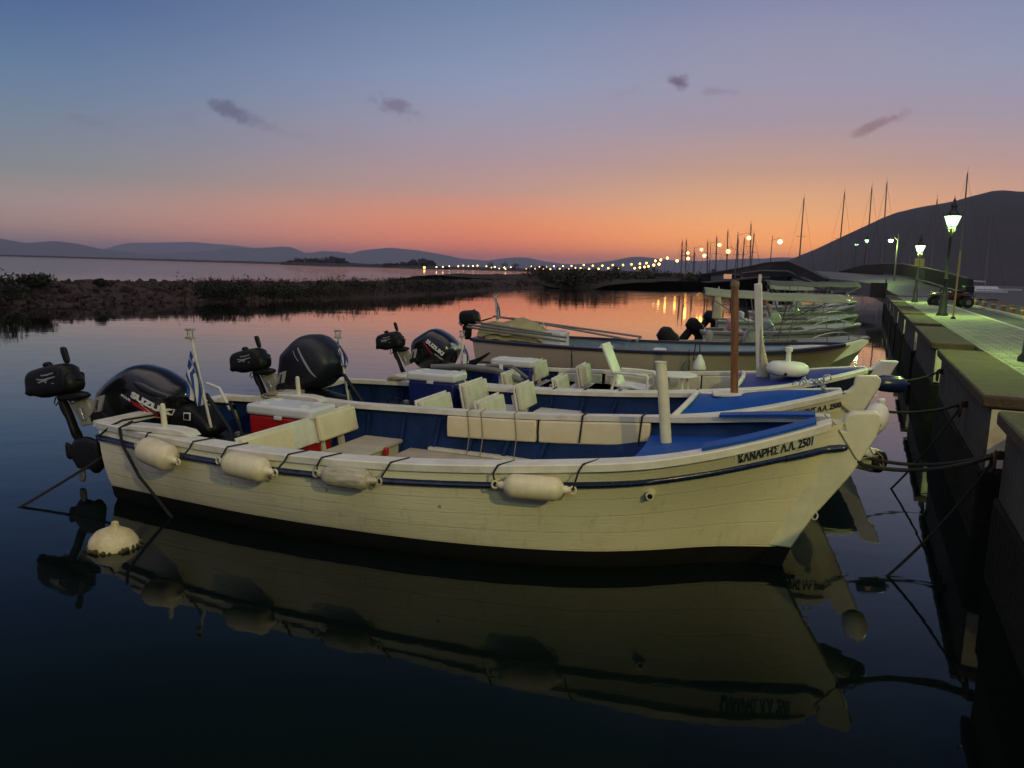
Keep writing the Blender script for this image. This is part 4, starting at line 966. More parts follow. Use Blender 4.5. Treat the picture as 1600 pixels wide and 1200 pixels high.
g = MB(); g.puffy([(x*S_, z*S_) for x, z in [(-.12, .74), (.5, .72), (.62, .82), (.3, .84), (0, .82)]], .14*S_); g.build('seat', black, t_, smooth=True)
g = MB(); g.box((.78*S_, 0, .93*S_), (.42*S_, .46*S_, .30*S_)); g.build('rear_box', black, t_, bevel=.03)
g = MB(); g.tube([(-.42*S_, -.3*S_, 1.02*S_), (-.46*S_, -.1*S_, .98*S_), (-.46*S_, .1*S_, .98*S_), (-.42*S_, .3*S_, 1.02*S_)], .018, 6); g.tube([(-.58*S_, 0, .7*S_), (-.46*S_, 0, .98*S_)], .025, 6); g.build('handlebar', black, t_)
for sy in (-1, 1):
    g = MB(); g.box((-.66*S_, sy*.38*S_, .60*S_), (.62*S_, .24*S_, .05*S_), rotm(0, R_(-4), 0)); g.build('mudguard', paintr, t_, bevel=.02); g = MB(); g.box((.66*S_, sy*.38*S_, .60*S_), (.62*S_, .24*S_, .05*S_)); g.build('mudguard', paintr, t_, bevel=.02)
g = MB(); g.tube([(-.92*S_, 0, .70*S_), (-.97*S_, 0, .70*S_)], .07*S_, 12); g.build('headlamp', steel, t_)
# rings, ropes on the quay piers
def rope(name, pts, r, m, label=None, sag=0, n=16, par=None, cat='rope', group=None):
    P = [Vector(p) for p in pts]; out = []
    for i in range(len(P)-1):
        for k in range(n):
            u = k/n; q = P[i].lerp(P[i+1], u); q.z -= sag*4*u*(1-u)*((P[i+1]-P[i]).length); out.append(q)
    out.append(P[-1]); g = MB(); g.tube(out, r, 7); o = g.build(name, m, par, smooth=True)
    if label: tag(o, label, cat, group)
    return o
def loops(c, R, n, seed, r, m, par=None, name='rope_coil', flat=.4, label=None, cat='rope', loc=None):
    rnd = random.Random(seed); pts = []; c = Vector(c)
    for i in range(n*14):
        a = i/14*2*math.pi; k = R*(1+.35*math.sin(a*.37+seed)+rnd.uniform(-.04, .04)); pts.append(c+Vector((k*math.cos(a), k*.8*math.sin(a), (i/14)*r*1.2*flat+.02*math.sin(a*.5+seed))))
    g = MB(); g.tube(pts, r, 6); o = g.build(name, m, par, smooth=True)
    if label: tag(o, label, cat)
    return o
RING1 = qp(-.98, -.02, .95)
def ring_at(P, lab):
    t_ = thing('mooring_ring', lab, 'mooring ring', P)
    g = MB(); g.tube([(.0+.06*math.cos(k)*.4-.03, .06*math.cos(k), .07*math.sin(k)-.06) for k in [i*math.pi/7 for i in range(15)]], .012, 6); g.build('ring', mat('rusty_iron', (.08, .035, .02), .8, .5, 20), t_)
    g = MB(); g.box((.01, 0, 0), (.05, .05, .07)); g.build('eye_plate', MATS['rusty_iron'], t_, bevel=.008)
ring_at(RING1, 'rusty mooring ring on the pier next to the viewer')
s2 = 2.2; RING2 = qp(1.4, -.02, .98); RING3 = qp(4.3, -.02, 1.0)
ring_at(RING2, 'rusty mooring ring on the near half of the first whole pier'); ring_at(RING3, 'rusty mooring ring near the far end of the first whole pier')
print('RING', proj(RING1), proj(RING2), proj(RING3))
# ---------------------------------------------------------------- second, third and fourth boat
GB = None
h2 = Hull(1, .86, .93)
B2 = Boat('fishing_boat', 'white fishing boat with a brown round post on its blue foredeck, second of the row', (3.654, 7.539), -19, h2)
B2.hull_parts(white_hull, trim, navy, rub_end=.95)
B2.stem([(5.5, .15), (6.0, .15)]+[(6.17, .40), (6.30, .68)]+stem_profile(B2, [(1352, 637), (1367.5, 612), (1373, 605), (1376, 596), (1376, 591), (1370, 586.5), (1338, 586.5), (1336, 592), (1334, 602), (1325, 610)])+[(6.0, 1.0), (5.8, .8), (5.6, .4)], creampaint, t=.05)
g = MB(); g.prism([(5.3, -.27), (5.8, -.25), (5.93, -.05), (6.0, .148), (5.4, .148)], .05); g.build('stem_foot', black_anti, B2.root)
B2.sole(.35, 2.2, 4.75, sole, name='cockpit_floor'); B2.sole(.22, .1, 2.2, MATS['dark_bilge'], name='stern_floor')
B2.deck(4.78, 6.3, deckblue, drop=.0, camber=.10, aft=-.12, coam=trim)
fit_letters(B2, 'ΚΑΝΑΡΗΣ Λ.Λ. 2500', .092, x_at_px(B2, 1232), x_at_px(B2, 1314), .115, textnavy)
def seat_rows(b, rows, seatz=.45):
    for x, zt, y0, y1, hgt, mm_ in rows:
        b.back(x, y0, y1, zt-hgt, zt, m=mm_, posts=2 if abs(y1-y0) > .5 else 1, tilt=-12)
    for x in sorted({round(r_[0], 1) for r_ in rows}):
        g = MB(); w_ = b.h.w_at(x+.35, seatz, .12); g.box((x+.36, 0, seatz), (.55, 2*w_, .08)); g.build('seat', lilac, b.root, bevel=.02)
cush2 = mat('pale_worn_vinyl', (.66, .62, .52), .5, .2, 6, c2=(.50, .46, .36), bump=.2)
# near boat's own backrests
B1.back(1.60, -.90, -.20, .47, .72, posts=1); B1.back(1.60, .20, .90, .47, .735, posts=2)
g = MB(); r_ = rotm(0, R_(-12), 0); g.box((1.572, .0, .60), (.024, .44, .26), r_); g.build('seat_back_board', trim, B1.root, bevel=.005)
g = MB(); g.box((1.92, .15, .28), (.40, 1.55, .20)); g.build('seat_box', creampaint, B1.root, bevel=.01)
g = MB(); g.box((1.93, .15, .395), (.46, 1.60, .045)); g.build('seat_cushion', sole, B1.root, bevel=.018)
g = MB(); q = B1.px(603, 707, .36); g.box((q.x, q.y, .37), (.05, .05, .08)); g.build('extinguisher', coolred, B1.root, bevel=.01)
seat_rows(B2, [(1.98, .77, -.95, -.15, .26, cush2), (2.02, .80, .18, .93, .34, cush2), (2.66, .81, -.93, -.2, .28, cush2), (2.70, .83, .2, .80, .30, cush2)])
pb = B2.loc(atz(1142, 617, .94)); pb = Vector((5.17, .12, .90)); pt = B2.loc(aty(1148.5, 441, B2.w(*pb).y+.03))
t_ = MB(); t_.tube([pb-Vector((0, 0, .1)), pb, pb.lerp(pt, .5), pt-Vector((0, 0, .03))], [.041, .041, .040, .039], 20); pp = t_.build('mooring_post', wood, B2.root, smooth=True, angle=50)
g = MB(); g.lathe([(.038, -.05), (.045, -.045), (.046, .0), (.036, .015), (.01, .02)], pt, 18); g.build('post_cap', woodraw, pp, smooth=True, angle=40)
g = MB(); g.box((pb.x+.08, pb.y, .955), (.62, .34, .03), rotm(0, 0, R_(8))); g.build('post_base', trim, B2.root, bevel=.01)
h3 = Hull(1, .98, .92)
B3 = Boat('fishing_boat', 'dark blue fishing boat with white square post, table and armchair aboard, third of row', (4.886, 9.711), -17, h3)
B3.hull_parts(blue_hull, trim, trim, rubt=.12, rub_end=.5, rubr=.02)
B3.stem([(5.5, .15), (6.0, .15), (6.17, .40), (6.30, .68)]+stem_profile(B3, [(1377, 594), (1388, 588), (1397, 573.5), (1403.5, 564), (1376, 562.8), (1368, 570), (1360, 575)])+[(6.0, 1.0), (5.8, .8), (5.6, .4)], lilac, t=.07)
B3.sole(.30, .1, 4.75, sole, name='cockpit_floor')
B3.deck(4.72, 6.3, mat('deep_blue_deck_paint', (.012, .030, .22), .45, .3, 3), drop=.0, camber=.07, aft=-.12, coam=trim)
letter_on_hull(B3, 'Λ.Λ.', .08, 5.65, .12, mat('dull_lettering', (.06, .065, .09), .6), width=.9)
seat_rows(B3, [(1.62, .80, -.9, -.25, .25, cush2), (1.72, .83, .2, .9, .27, cush2), (2.33, .78, -.9, -.25, .24, cush2), (2.42, .82, .2, .88, .30, cush2)])
for b, segs in ((B3, ((1.9, 2.6), (2.65, 3.6), (3.62, 4.1), (4.12, 4.7))), (B1, ((2.62, 3.60), (3.63, 4.74)))):
    for a_, b_ in segs:
        g = MB(); ua, ub = b.h.at_x(a_), b.h.at_x(b_); n_ = 8; vs = []
        for i in range(n_+1):
            q = b.h.P(ua+(ub-ua)*i/n_, 0, 1)
            for dy, dz in ((-.085, .0), (-.150, .0), (-.160, -.1), (-.150, -.22), (-.085, -.22)): vs.append((q.x, q.y+dy, q.z+dz-.018))
        fs = []
        for i in range(n_):
            for j in range(5): j2 = (j+1) % 5; fs.append((i*5+j, i*5+j2, (i+1)*5+j2, (i+1)*5+j))
        fs += [tuple(range(5)), tuple(n_*5+j for j in range(5))]
        g.add(vs, fs); g.build('side_cushion', cushion if b is B1 else cush2, b.root, bevel=.015)
# square post with a furled canvas beside it
pb = Vector((4.92, .0, .90)); pt = B3.loc(aty(1184.5, 443, B3.w(*pb).y)); pt.x = pb.x+(pt.x-pb.x)
g = MB(); g.bar(pb-Vector((0, 0, .05)), pt, .10, .10, up=(0, 1, 0)); g.build('square_post', lilac, B3.root, bevel=.012)
g = MB(); g.bar(pt+Vector((.02, 0, 0)), pt+Vector((.02, 0, .12)), .04, .04, up=(0, 1, 0)); g.build('post_tip', lilac, B3.root)
cl = plane_outline([(1189, 500), (1192, 530), (1205, 588), (1197, 597), (1190, 595), (1187, 560)], B3.w(pb.x+.05, pb.y-.06, .9), B3.a); g = MB(); g.puffy(cl, .05, p=.5); o = g.build('furled_cloth', canvas, B3.root, smooth=True); o.location = (pb.x+.05, pb.y-.06, .9)
# parasol base, round table, armchair on the third boat
def boat_thing(b, name, label, cat, x, y, z, rz=0, group=None): return thing(name, label, cat, b.w(x, y, z), b.a+rz, group)
t_ = boat_thing(B3, 'parasol_weight', 'round white plastic parasol weight with its tube standing on the blue foredeck', 'parasol weight', 5.24, -.28, .955)
g = MB(); g.lathe([(.02, 0), (.20, .0), (.25, .035), (.268, .08), (.25, .13), (.20, .165), (.08, .175), (.04, .175)], (0, 0, 0), 28); g.build('tank', plasticw, t_, smooth=True, angle=60)
g = MB(); g.lathe([(.034, .15), (.030, .30), (.046, .31), (.048, .36), (.034, .365)], (0, 0, 0), 14); g.build('tube', plasticw, t_, smooth=True, angle=50)
g = MB(); g.tube([(-.03, -.25, .04), (-.03, -.268, .04)], .02, 10); g.build('plug', black, t_)
t_ = boat_thing(B3, 'round_table', 'small round white plastic table on the dark blue boat', 'table', 3.78, .30, .30)
g = MB(); g.lathe([(.26, .47), (.30, .475), (.308, .49), (.30, .505), (.05, .51)], (0, 0, 0), 32); g.build('table_top', plasticw, t_, smooth=True, angle=40)
for a in range(4):
    c_, s_ = math.cos(a*math.pi/2+.6), math.sin(a*math.pi/2+.6); g = MB(); g.tube([(c_*.18, s_*.18, .48), (c_*.24, s_*.24, 0)], [.022, .016], 8); g.build('leg', plasticw, t_)
t_ = boat_thing(B3, 'armchair', 'white plastic garden armchair with a tall slanted back facing the round table', 'chair', 3.10, .25, .30, R_(-4))
g = MB(); g.box((.10, 0, .30), (.46, .46, .035), rotm(0, R_(4), 0)); g.build('seat', plasticw, t_, bevel=.012)
g = MB(); g.box((-.21, 0, .60), (.035, .44, .64), rotm(0, R_(-24), 0)); g.build('backrest', plasticw, t_, bevel=.012)
for sy in (-1, 1):
    g = MB(); g.tube([(-.14, sy*.25, .50), (.10, sy*.26, .50), (.34, sy*.25, .49), (.36, sy*.25, .44)], .02, 8); ar = g.build('armrest', plasticw, t_, smooth=True)
    for x0, x1, zt in ((.34, .38, .48), (-.10, -.22, .48)): g = MB(); g.tube([(x0, sy*.25, zt), (x1, sy*.26, 0)], .02, 8); g.build('leg', plasticw, t_)
h4 = Hull(1.1, .98, 1, rake=.28); h4.SZ = [.83, .81, .80, .80, .82, .85, .88, .92, .96, 1.0, 1.02]
B4 = Boat('fishing_boat', 'cream fishing boat with dark top rail, brown stripe and light blue inside', (6.42, 13.9), -14, h4)
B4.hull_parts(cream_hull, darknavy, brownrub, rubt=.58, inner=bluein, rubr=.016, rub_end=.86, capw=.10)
B4.stem([(5.6, .1), (6.05, .1), (6.30, .36), (6.62, .66)]+stem_profile(B4, [(1340, 549), (1356, 537), (1357, 532), (1348, 530)])+[(6.4, .9), (6.0, .5)], trim, t=.05)
B4.sole(.62, .1, 5.6, lilac, name='cockpit_floor', inset=.09)
B4.deck(5.9, 6.85, lilac, drop=.03, camber=.05)
g = MB(); a_ = B4.px(813, 536, .80); 
t_ = boat_thing(B4, 'console', 'grey white box console standing amidships in the cream boat', 'console', 1.30, .10, .62)
g = MB(); g.box((0, 0, .19), (.62, .62, .40)); g.build('cabinet', lilac, t_, bevel=.012)
g = MB(); g.box((.33, -.02, .19), (.10, .58, .36)); g.build('side_locker', plasticw, t_, bevel=.01)
g = MB(); g.tube([(-.1, 0, .39), (-.12, 0, .55)], .012, 6); g.tube([(-.16, -.12, .42), (-.10, -.05, .52), (-.04, .03, .46)], .012, 6); g.build('grab_handle', steel, t_)
for x in (2.55, 3.55):
    g = MB(); g.box((x, -.55, .70), (.24, .5, .24)); g.build('box_seat', plasticw, B4.root, bevel=.03)
# aft frame poles and the folded yellow tarp
t_ = boat_thing(B4, 'tarp', 'folded dull yellow tarpaulin over the stern of the cream boat', 'tarp', .55, .1, .95)
def tp(u, v): return (-.62+1.35*u, -.5+1.0*v, .10*math.sin(u*9+v*3)*.4+.16*math.sin(math.pi*u)+.10*math.sin(math.pi*v)+.05*noise.noise(Vector((u*6, v*5, 2)))-.16*(1-math.sin(math.pi*v)**.3))
g = MB(); g.grid(tp, 30, 20); g.grid(lambda u, v: Vector(tp(u, v))-Vector((0, 0, .10)), 30, 20); g.build('cloth', tarp, t_, smooth=True, angle=180)
t_ = boat_thing(B4, 'folded_canopy_frame', 'folded canopy frame of pale poles lying over the stern of the cream boat', 'canopy frame', .5, 0, .9)
for (x0, y0, z0), (x1, y1, z1) in [((-.7, -.6, .16), (1.3, -.7, -.02)), ((-.7, -.5, .20), (1.3, -.62, .05)), ((-.5, .6, .32), (2.6, .75, .02)), ((-.1, .55, .30), (2.4, .7, -.05)), ((-.6, -.3, .24), (1.0, -.6, .10)), ((2.6, .75, .02), (2.5, .7, -.08))]:
    g = MB(); g.tube([(x0, y0, z0), (x1, y1, z1)], .022, 8); g.build('pole', galv, t_)

# ---------------------------------------------------------------- outboard motors
def crp(ox, oy, s, pts): return [(ox+x/s, oy+y/s) for x, y in pts]
def puffy_y(outl, t, p, x, z):
    n = len(outl); cx = sum(o[0] for o in outl)/n; cz = sum(o[1] for o in outl)/n; dx, dz = x-cx, z-cz; rho = 0
    for i in range(n):
        (ax, az), (bx, bz) = outl[i], outl[(i+1) % n]; ax -= cx; bx -= cx; az -= cz; bz -= cz
        den = dx*(bz-az)-dz*(bx-ax)
        if abs(den) < 1e-9: continue
        k = (ax*(bz-az)-az*(bx-ax))/den; s_ = (ax*dz-az*dx)/den
        if k > 0 and 0 <= s_ <= 1: rho = max(rho, 1/k)
    rho = min(rho, .999); return t*math.sqrt(max(0, 1-rho**(2/p)))
def smooth_outl(outl, chk=2):
    for _ in range(chk):
        o2 = []
        for i in range(len(outl)):
            a = outl[i]; b = outl[(i+1) % len(outl)]; o2 += [(a[0]*.8+b[0]*.2, a[1]*.8+b[1]*.2), (a[0]*.2+b[0]*.8, a[1]*.2+b[1]*.8)]
        outl = o2
    return outl
class Motor:
    def __init__(s, label, ref, Y, ang_, crop, group=None, name='outboard_motor'):
        s.Q = aty(ref[0], ref[1], Y); s.a = ang_; s.crop = crop; s.root = thing(name, label, 'outboard motor', s.Q, ang_, group)
    def out(s, pts, f=0.0): return plane_outline(crp(*s.crop, pts), s.Q+Vector((math.sin(s.a), -math.cos(s.a), 0))*f, s.a)
    def puff(s, name, pts, t, m, y0=0, p=.3, par=None, chk=2):
        o = s.out(pts); g = MB(); g.puffy(o, t, p=p, y0=y0, chk=chk, k=7); ob = g.build(name, m, par or s.root, smooth=True, angle=55); s.last = (smooth_outl(o, chk), t, p, y0); return ob
    def plate(s, name, pts, t, m, y0=0, par=None, bevel=.004):
        g = MB(); g.prism(s.out(pts), t, y0=y0); return g.build(name, m, par or s.root, bevel=bevel)
    def rod(s, name, pts, r, m, y=0, par=None):
        o = s.out(pts); g = MB(); g.tube([(x, y, z) for x, z in o], r, 8); return g.build(name, m, par or s.root, smooth=True, angle=50)
    def decal(s, name, polys, m, par, off=.004):
        ol, t, p, y0 = s.last; g = MB()
        for po in polys:
            o = s.out(po, t*.93)
            n_ = len(o)//2; L1 = o[:n_]; L2 = o[n_:][::-1]
            vs = []; K = 10
            def ip(L_, u):
                k = min(len(L_)-2, int(u*(len(L_)-1))); f = u*(len(L_)-1)-k; return (L_[k][0]*(1-f)+L_[k+1][0]*f, L_[k][1]*(1-f)+L_[k+1][1]*f)
            for i in range(K+1):
                for L_ in (L1, L2): x, z = ip(L_, i/K); vs.append((x, y0-puffy_y(ol, t, p, x, z)-off, z))
            g.add(vs, [(2*i, 2*i+1, 2*i+3, 2*i+2) for i in range(K)])
        return g.build(name, m, par)
    def text(s, txt, a, b, hgt, m, par, off=.006, bold=.004, width=1.0):
        ol, t, p, y0 = s.last; (ax, az), (bx, bz) = s.out([a, b], t*.93); th = math.atan2(bz-az, bx-ax); ln = math.hypot(bx-ax, bz-az)
        vs, fs = text_mesh(txt, hgt, bold); xs = [v[0] for v in vs]; w_ = max(xs)-min(xs); k = ln/w_; cx, cz = (ax+bx)/2, (az+bz)/2; out = []
        for x, y in vs:
            X = x*k; px_, pz_ = cx+X*math.cos(th)-y*math.sin(th), cz+X*math.sin(th)+y*math.cos(th); out.append((px_, y0-puffy_y(ol, t, p, px_, pz_)-off, pz_))
        g = MB(); g.add(out, fs); return g.build('lettering', m, par)
silver = mat('silver_stripe', (.45, .45, .47), .35, .2, 10, metal=.3)
# main motor of the near boat
M1 = Motor('big black tilted outboard with white lettering on the stern of the nearest boat', (240, 640), 7.62, B1.a, (140, 540, 6.667))
c = M1.puff('cowl', [(510, 190), (600, 192), (750, 242), (890, 330), (1000, 420), (1040, 510), (1040, 600), (1010, 740), (900, 850), (640, 880), (420, 850), (300, 800), (215, 720), (155, 640), (140, 540), (180, 440), (260, 350), (410, 235)], .24, cowlblk, p=.34)
M1.text('SUZUKI', (452, 505), (838, 728), .082, textwhite, c, bold=.006)
M1.text('FOUR', (345, 508), (446, 572), .030, textwhite, c, bold=.002)
M1.decal('white_flash', [[(470, 530), (560, 620), (650, 700), (722, 760), (712, 752), (640, 690), (560, 610)][:6], [(580, 670), (620, 705), (680, 745), (735, 765), (660, 740), (600, 710)]], textwhite, c)
M1.decal('red_flash', [[(430, 560), (520, 600), (640, 665), (780, 745), (775, 775), (700, 745), (600, 690), (480, 620)]], red, c, off=.003)
M1.decal('sticker', [[(903, 388), (1000, 452), (992, 512), (895, 440)]], textwhite, c)
M1.puff('shoulder_panel', [(560, 300), (700, 330), (860, 420), (1030, 480), (1020, 580), (960, 560), (800, 490), (640, 420)], .245, cowlblk, p=.25, par=c)
M1.rod('seam', [(215, 705), (330, 770), (520, 800), (760, 800), (930, 760), (1020, 700)], .006, black, y=-.235, par=c)
M1.rod('cowl_latch', [(600, 800), (640, 806)], .016, alum, y=-.245, par=c)
M1.puff('midsection', [(300, 780), (640, 820), (760, 900), (640, 1000), (420, 1010), (300, 900)], .13, black)
M1.puff('bracket', [(960, 600), (1120, 600), (1220, 660), (1330, 780), (1380, 880), (1300, 950), (1000, 950), (820, 870)], .15, black, chk=1, p=.18)
M1.plate('light_square_frame', [(1108, 668), (1178, 672), (1178, 752), (1108, 745)], .006, textwhite, y0=-.165)
M1.plate('square_glass', [(1116, 678), (1170, 681), (1170, 743), (1116, 738)], .006, black, y0=-.168)
def lower_unit(par, M_, crop_pts): pass
# big covered motor of the second boat
M2 = Motor('big outboard under a smooth dark navy cover on the second boat', (490, 570), 9.45, B2.a, (360, 510, 6.667))
c = M2.puff('cover', [(800, 82), (940, 82), (1060, 180), (1130, 270), (1172, 370), (1150, 440), (1080, 560), (1000, 640), (860, 650), (720, 690), (620, 690), (575, 600), (575, 480), (590, 370), (600, 270), (650, 215), (730, 130)], .30, cover, p=.3, chk=1)
M2.decal('grey_stripe', [[(715, 215), (780, 340), (850, 460), (915, 555), (880, 520), (820, 455), (755, 340), (705, 230)], [(665, 245), (690, 310), (725, 365), (710, 358), (680, 310), (660, 255)]], silver, c)
M2.puff('midsection', [(600, 620), (900, 640), (1080, 700), (1220, 740), (1200, 800), (900, 800), (620, 740)], .14, black)
M2.puff('bracket', [(560, 540), (640, 640), (600, 720), (480, 700), (470, 600)], .10, black)
# main motor of the third boat
M3 = Motor('large black outboard with white lettering and red flash on the third boat', (683, 552), 11.6, B3.a, (590, 470, 6.667))
c = M3.puff('cowl', [(575, 285), (640, 290), (750, 350), (830, 430), (855, 500), (830, 590), (780, 680), (740, 760), (600, 760), (480, 700), (410, 640), (375, 560), (375, 440), (400, 390), (490, 330)], .27, cowlblk, p=.34)
M3.text('SUZUKI', (515, 415), (690, 560), .075, textwhite, c, bold=.005)
M3.decal('red_flash', [[(488, 425), (540, 500), (600, 570), (560, 545), (515, 490), (480, 430)]], red, c)
M3.decal('grey_stripe', [[(600, 545), (690, 610), (760, 680), (790, 720), (770, 715), (700, 640), (640, 590), (600, 560)]], silver, c)
M3.puff('shoulder_panel', [(790, 410), (830, 440), (858, 500), (840, 520), (800, 470)], .18, silver, par=c)
M3.puff('tiller', [(790, 700), (960, 620), (1060, 590), (1165, 530), (1178, 548), (1080, 620), (940, 740), (830, 760)], .05, black)
M3.puff('midsection', [(560, 700), (780, 720), (830, 780), (600, 780)], .14, black)
# small spare motors on bracket plates beside the stern
def aux(label, ref, Y, b, crop, dx=0, dy=0, s=1.0, leg=True, logo='white'):
    A = Motor(label, ref, Y, b.a, crop, group='small spare outboard motors on the sterns')
    def T(pts): return [(dx+x*s, dy+y*s) for x, y in pts]
    c = A.puff('cowl', T([(92, 310), (120, 255), (205, 226), (300, 205), (370, 194), (420, 215), (460, 285), (490, 330), (495, 385), (478, 430), (330, 455), (240, 478), (180, 462), (95, 452), (102, 410)]), .115, black, p=.2, chk=1)
    A.puff('knob', T([(205, 228), (203, 200), (228, 182), (252, 192), (268, 222)]), .03, black, par=c, chk=1)
    A.puff('catch', T([(82, 450), (88, 438), (130, 440), (130, 460), (95, 466)]), .03, black, par=c, chk=1)
    A.puff('pull_handle', T([(478, 318), (515, 312), (518, 326), (484, 340)]), .03, black, par=c, chk=1)
    ol = A.last; A.last = (smooth_outl(A.out(T([(92, 310), (120, 255), (205, 226), (300, 205), (370, 194), (420, 215), (460, 285), (490, 330), (495, 385), (478, 430), (330, 455), (240, 478), (180, 462), (95, 452), (102, 410)])), 1), .115, .2, 0)
    A.decal('squiggle', [T([(148, 322), (200, 325), (250, 312), (300, 300), (298, 308), (250, 325), (200, 338), (148, 332)]), T([(158, 350), (200, 335), (240, 330), (240, 336), (205, 345), (165, 360)]), T([(180, 292), (230, 285), (285, 268), (285, 278), (230, 297), (182, 302)]), T([(215, 340), (235, 350), (228, 358), (212, 350)]), T([(270, 355), (292, 356), (290, 363), (270, 362)])], silver, c)
    for q_ in ([(395, 215), (410, 215), (418, 425), (402, 430)], [(438, 262), (450, 268), (452, 415), (440, 420)]): A.puff('cover_rib', T(q_), .122, black, par=c, chk=1)
    A.rod('fuel_hose', T([(300, 470), (285, 520), (300, 540), (330, 500)]), .006, black)
    A.puff('bolt', T([(505, 470), (530, 470), (530, 492), (505, 492)]), .012, steel, y0=.0, chk=1)
    A.puff('bolt', T([(430, 500), (452, 500), (452, 522), (430, 522)]), .012, steel, y0=.0, chk=1)
    A.puff('tiller', T([(335, 66), (360, 60), (378, 68), (412, 185), (395, 200), (372, 190)]), .022, black, chk=1)
    A.puff('carrier', T([(320, 450), (470, 420), (545, 430), (575, 462), (520, 495), (430, 500), (330, 500)]), .06, black, chk=1)
    A.plate('mounting_board', T([(372, 490), (470, 470), (530, 500), (560, 570), (590, 688), (492, 716)]), .035, woodpale, y0=.06, bevel=.006)
    A.plate('clamp', T([(480, 568), (500, 562), (535, 655), (515, 664)]), .012, steel, y0=.005)
    A.plate('support_bracket', T([(608, 480), (680, 458), (655, 590), (625, 596), (640, 500), (618, 500), (598, 590), (560, 640), (540, 600), (575, 570)]), .012, alum, y0=.02)
    A.plate('support_strut', T([(560, 600), (660, 600), (690, 640), (570, 680)]), .02, black, y0=.04)
    A.puff('drive_leg', T([(322, 475), (368, 478), (420, 600), (480, 760), (520, 830), (470, 838), (430, 720), (395, 620), (350, 560)]), .04, black, chk=1)
    if leg:
        A.puff('gearcase', T([(470, 800), (560, 790), (645, 835), (665, 930), (690, 1050), (640, 1100), (610, 1060), (500, 1060), (462, 1000), (420, 930), (430, 860)]), .05, black, chk=1)
        for q_ in ([(440, 850), (400, 830), (415, 960), (450, 980)], [(520, 1040), (560, 1060), (560, 1160), (515, 1150)]): A.puff('propeller_blade', T(q_), .02, black if q_[0][0] < 500 else galv, y0=-.03, chk=1)
    return A
woodpale = mat('pale_mounting_board', (.40, .37, .30), .6, .4, 8, bump=.4)
aux('small black spare outboard beside the stern of the nearest boat, tiller up', (110, 640), 7.35, B1, (30, 530, 5.217))
aux('small black spare outboard on the stern of the second boat, tiller up', (400, 600), 9.1, B2, (360, 510, 6.667), dx=-62, dy=40, s=.93, leg=False)
aux('small black spare outboard on the stern of the third boat, tiller up', (620, 560), 11.2, B3, (590, 470, 6.667), dx=-65, dy=205, s=.78, leg=True) if False else aux('small black spare outboard on the stern of the third boat, tiller up', (620, 560), 11.2, B3, (590, 470, 6.667), dx=-70, dy=180, s=.70, leg=False)
M4 = Motor('black outboard motor with its tiller out, at the stern of the cream boat', (733, 494), 15.6, B4.a, (680, 450, 5.714))
c = M4.puff('cowl', [(225, 215), (250, 200), (340, 195), (385, 210), (400, 260), (402, 305), (380, 322), (260, 328), (225, 305), (218, 260)], .16, black, p=.28, chk=1)
M4.puff('knob', [(335, 200), (345, 186), (362, 200)], .03, black, par=c, chk=1)
M4.puff('tiller', [(400, 290), (515, 258), (525, 266), (410, 304)], .025, black, chk=1)
M4.puff('swivel_bracket', [(205, 310), (225, 280), (245, 330), (235, 345)], .05, lilac, chk=1)
M4.puff('drive_leg', [(240, 320), (330, 322), (320, 460), (260, 460)], .06, black, chk=1)

# ---------------------------------------------------------------- coolers
def cooler(b, x, y, z, lx, ly, h, m, label):
    t_ = boat_thing(b, 'cooler', label, 'cooler', x, y, z)
    g = MB(); g.box((0, 0, (h-.11)/2), (lx-.04, ly-.04, h-.11)); g.v = [(vx*(1 if vz > .1 else .94), vy*(1 if vz > .1 else .94), vz) for vx, vy, vz in g.v]; bd = g.build('tub', m, t_, bevel=.03, seg=3)
    g = MB(); g.box((0, 0, h-.055), (lx, ly, .11)); ld = g.build('lid', coolwhite, t_, bevel=.035, seg=4)
    for sx in (-1, 1):
        for sy in (-1, 1): g = MB(); g.lathe([(.052, h-.003), (.052, h+.006), (.045, h+.007), (.042, h+.002)], (sx*lx*.30, sy*ly*.26, 0), 18); g.build('cup_recess', plasticw, ld, smooth=True, angle=40)
        g = MB(); g.tube([(sx*lx*.5, -.10, h-.18), (sx*(lx*.5+.03), -.08, h-.20), (sx*(lx*.5+.03), .08, h-.20), (sx*lx*.5, .10, h-.18)], .012, 6); g.build('handle', plasticw, t_)
    g = MB(); g.box((0, -ly/2-.002, h-.115), (.09, .02, .035)); g.build('latch', coolwhite, t_, bevel=.005)
cooler(B1, 1.20, .36, .22, .78, .44, .585, coolred, 'red cooler with a white lid behind the backrest of the nearest boat')
cooler(B2, 1.46, .62, .22, .68, .42, .66, coolblue, 'blue cooler with a white lid in the second boat')
cooler(B3, 1.40, .30, .30, .66, .42, .58, coolblue, 'blue cooler with a white lid in the third boat')

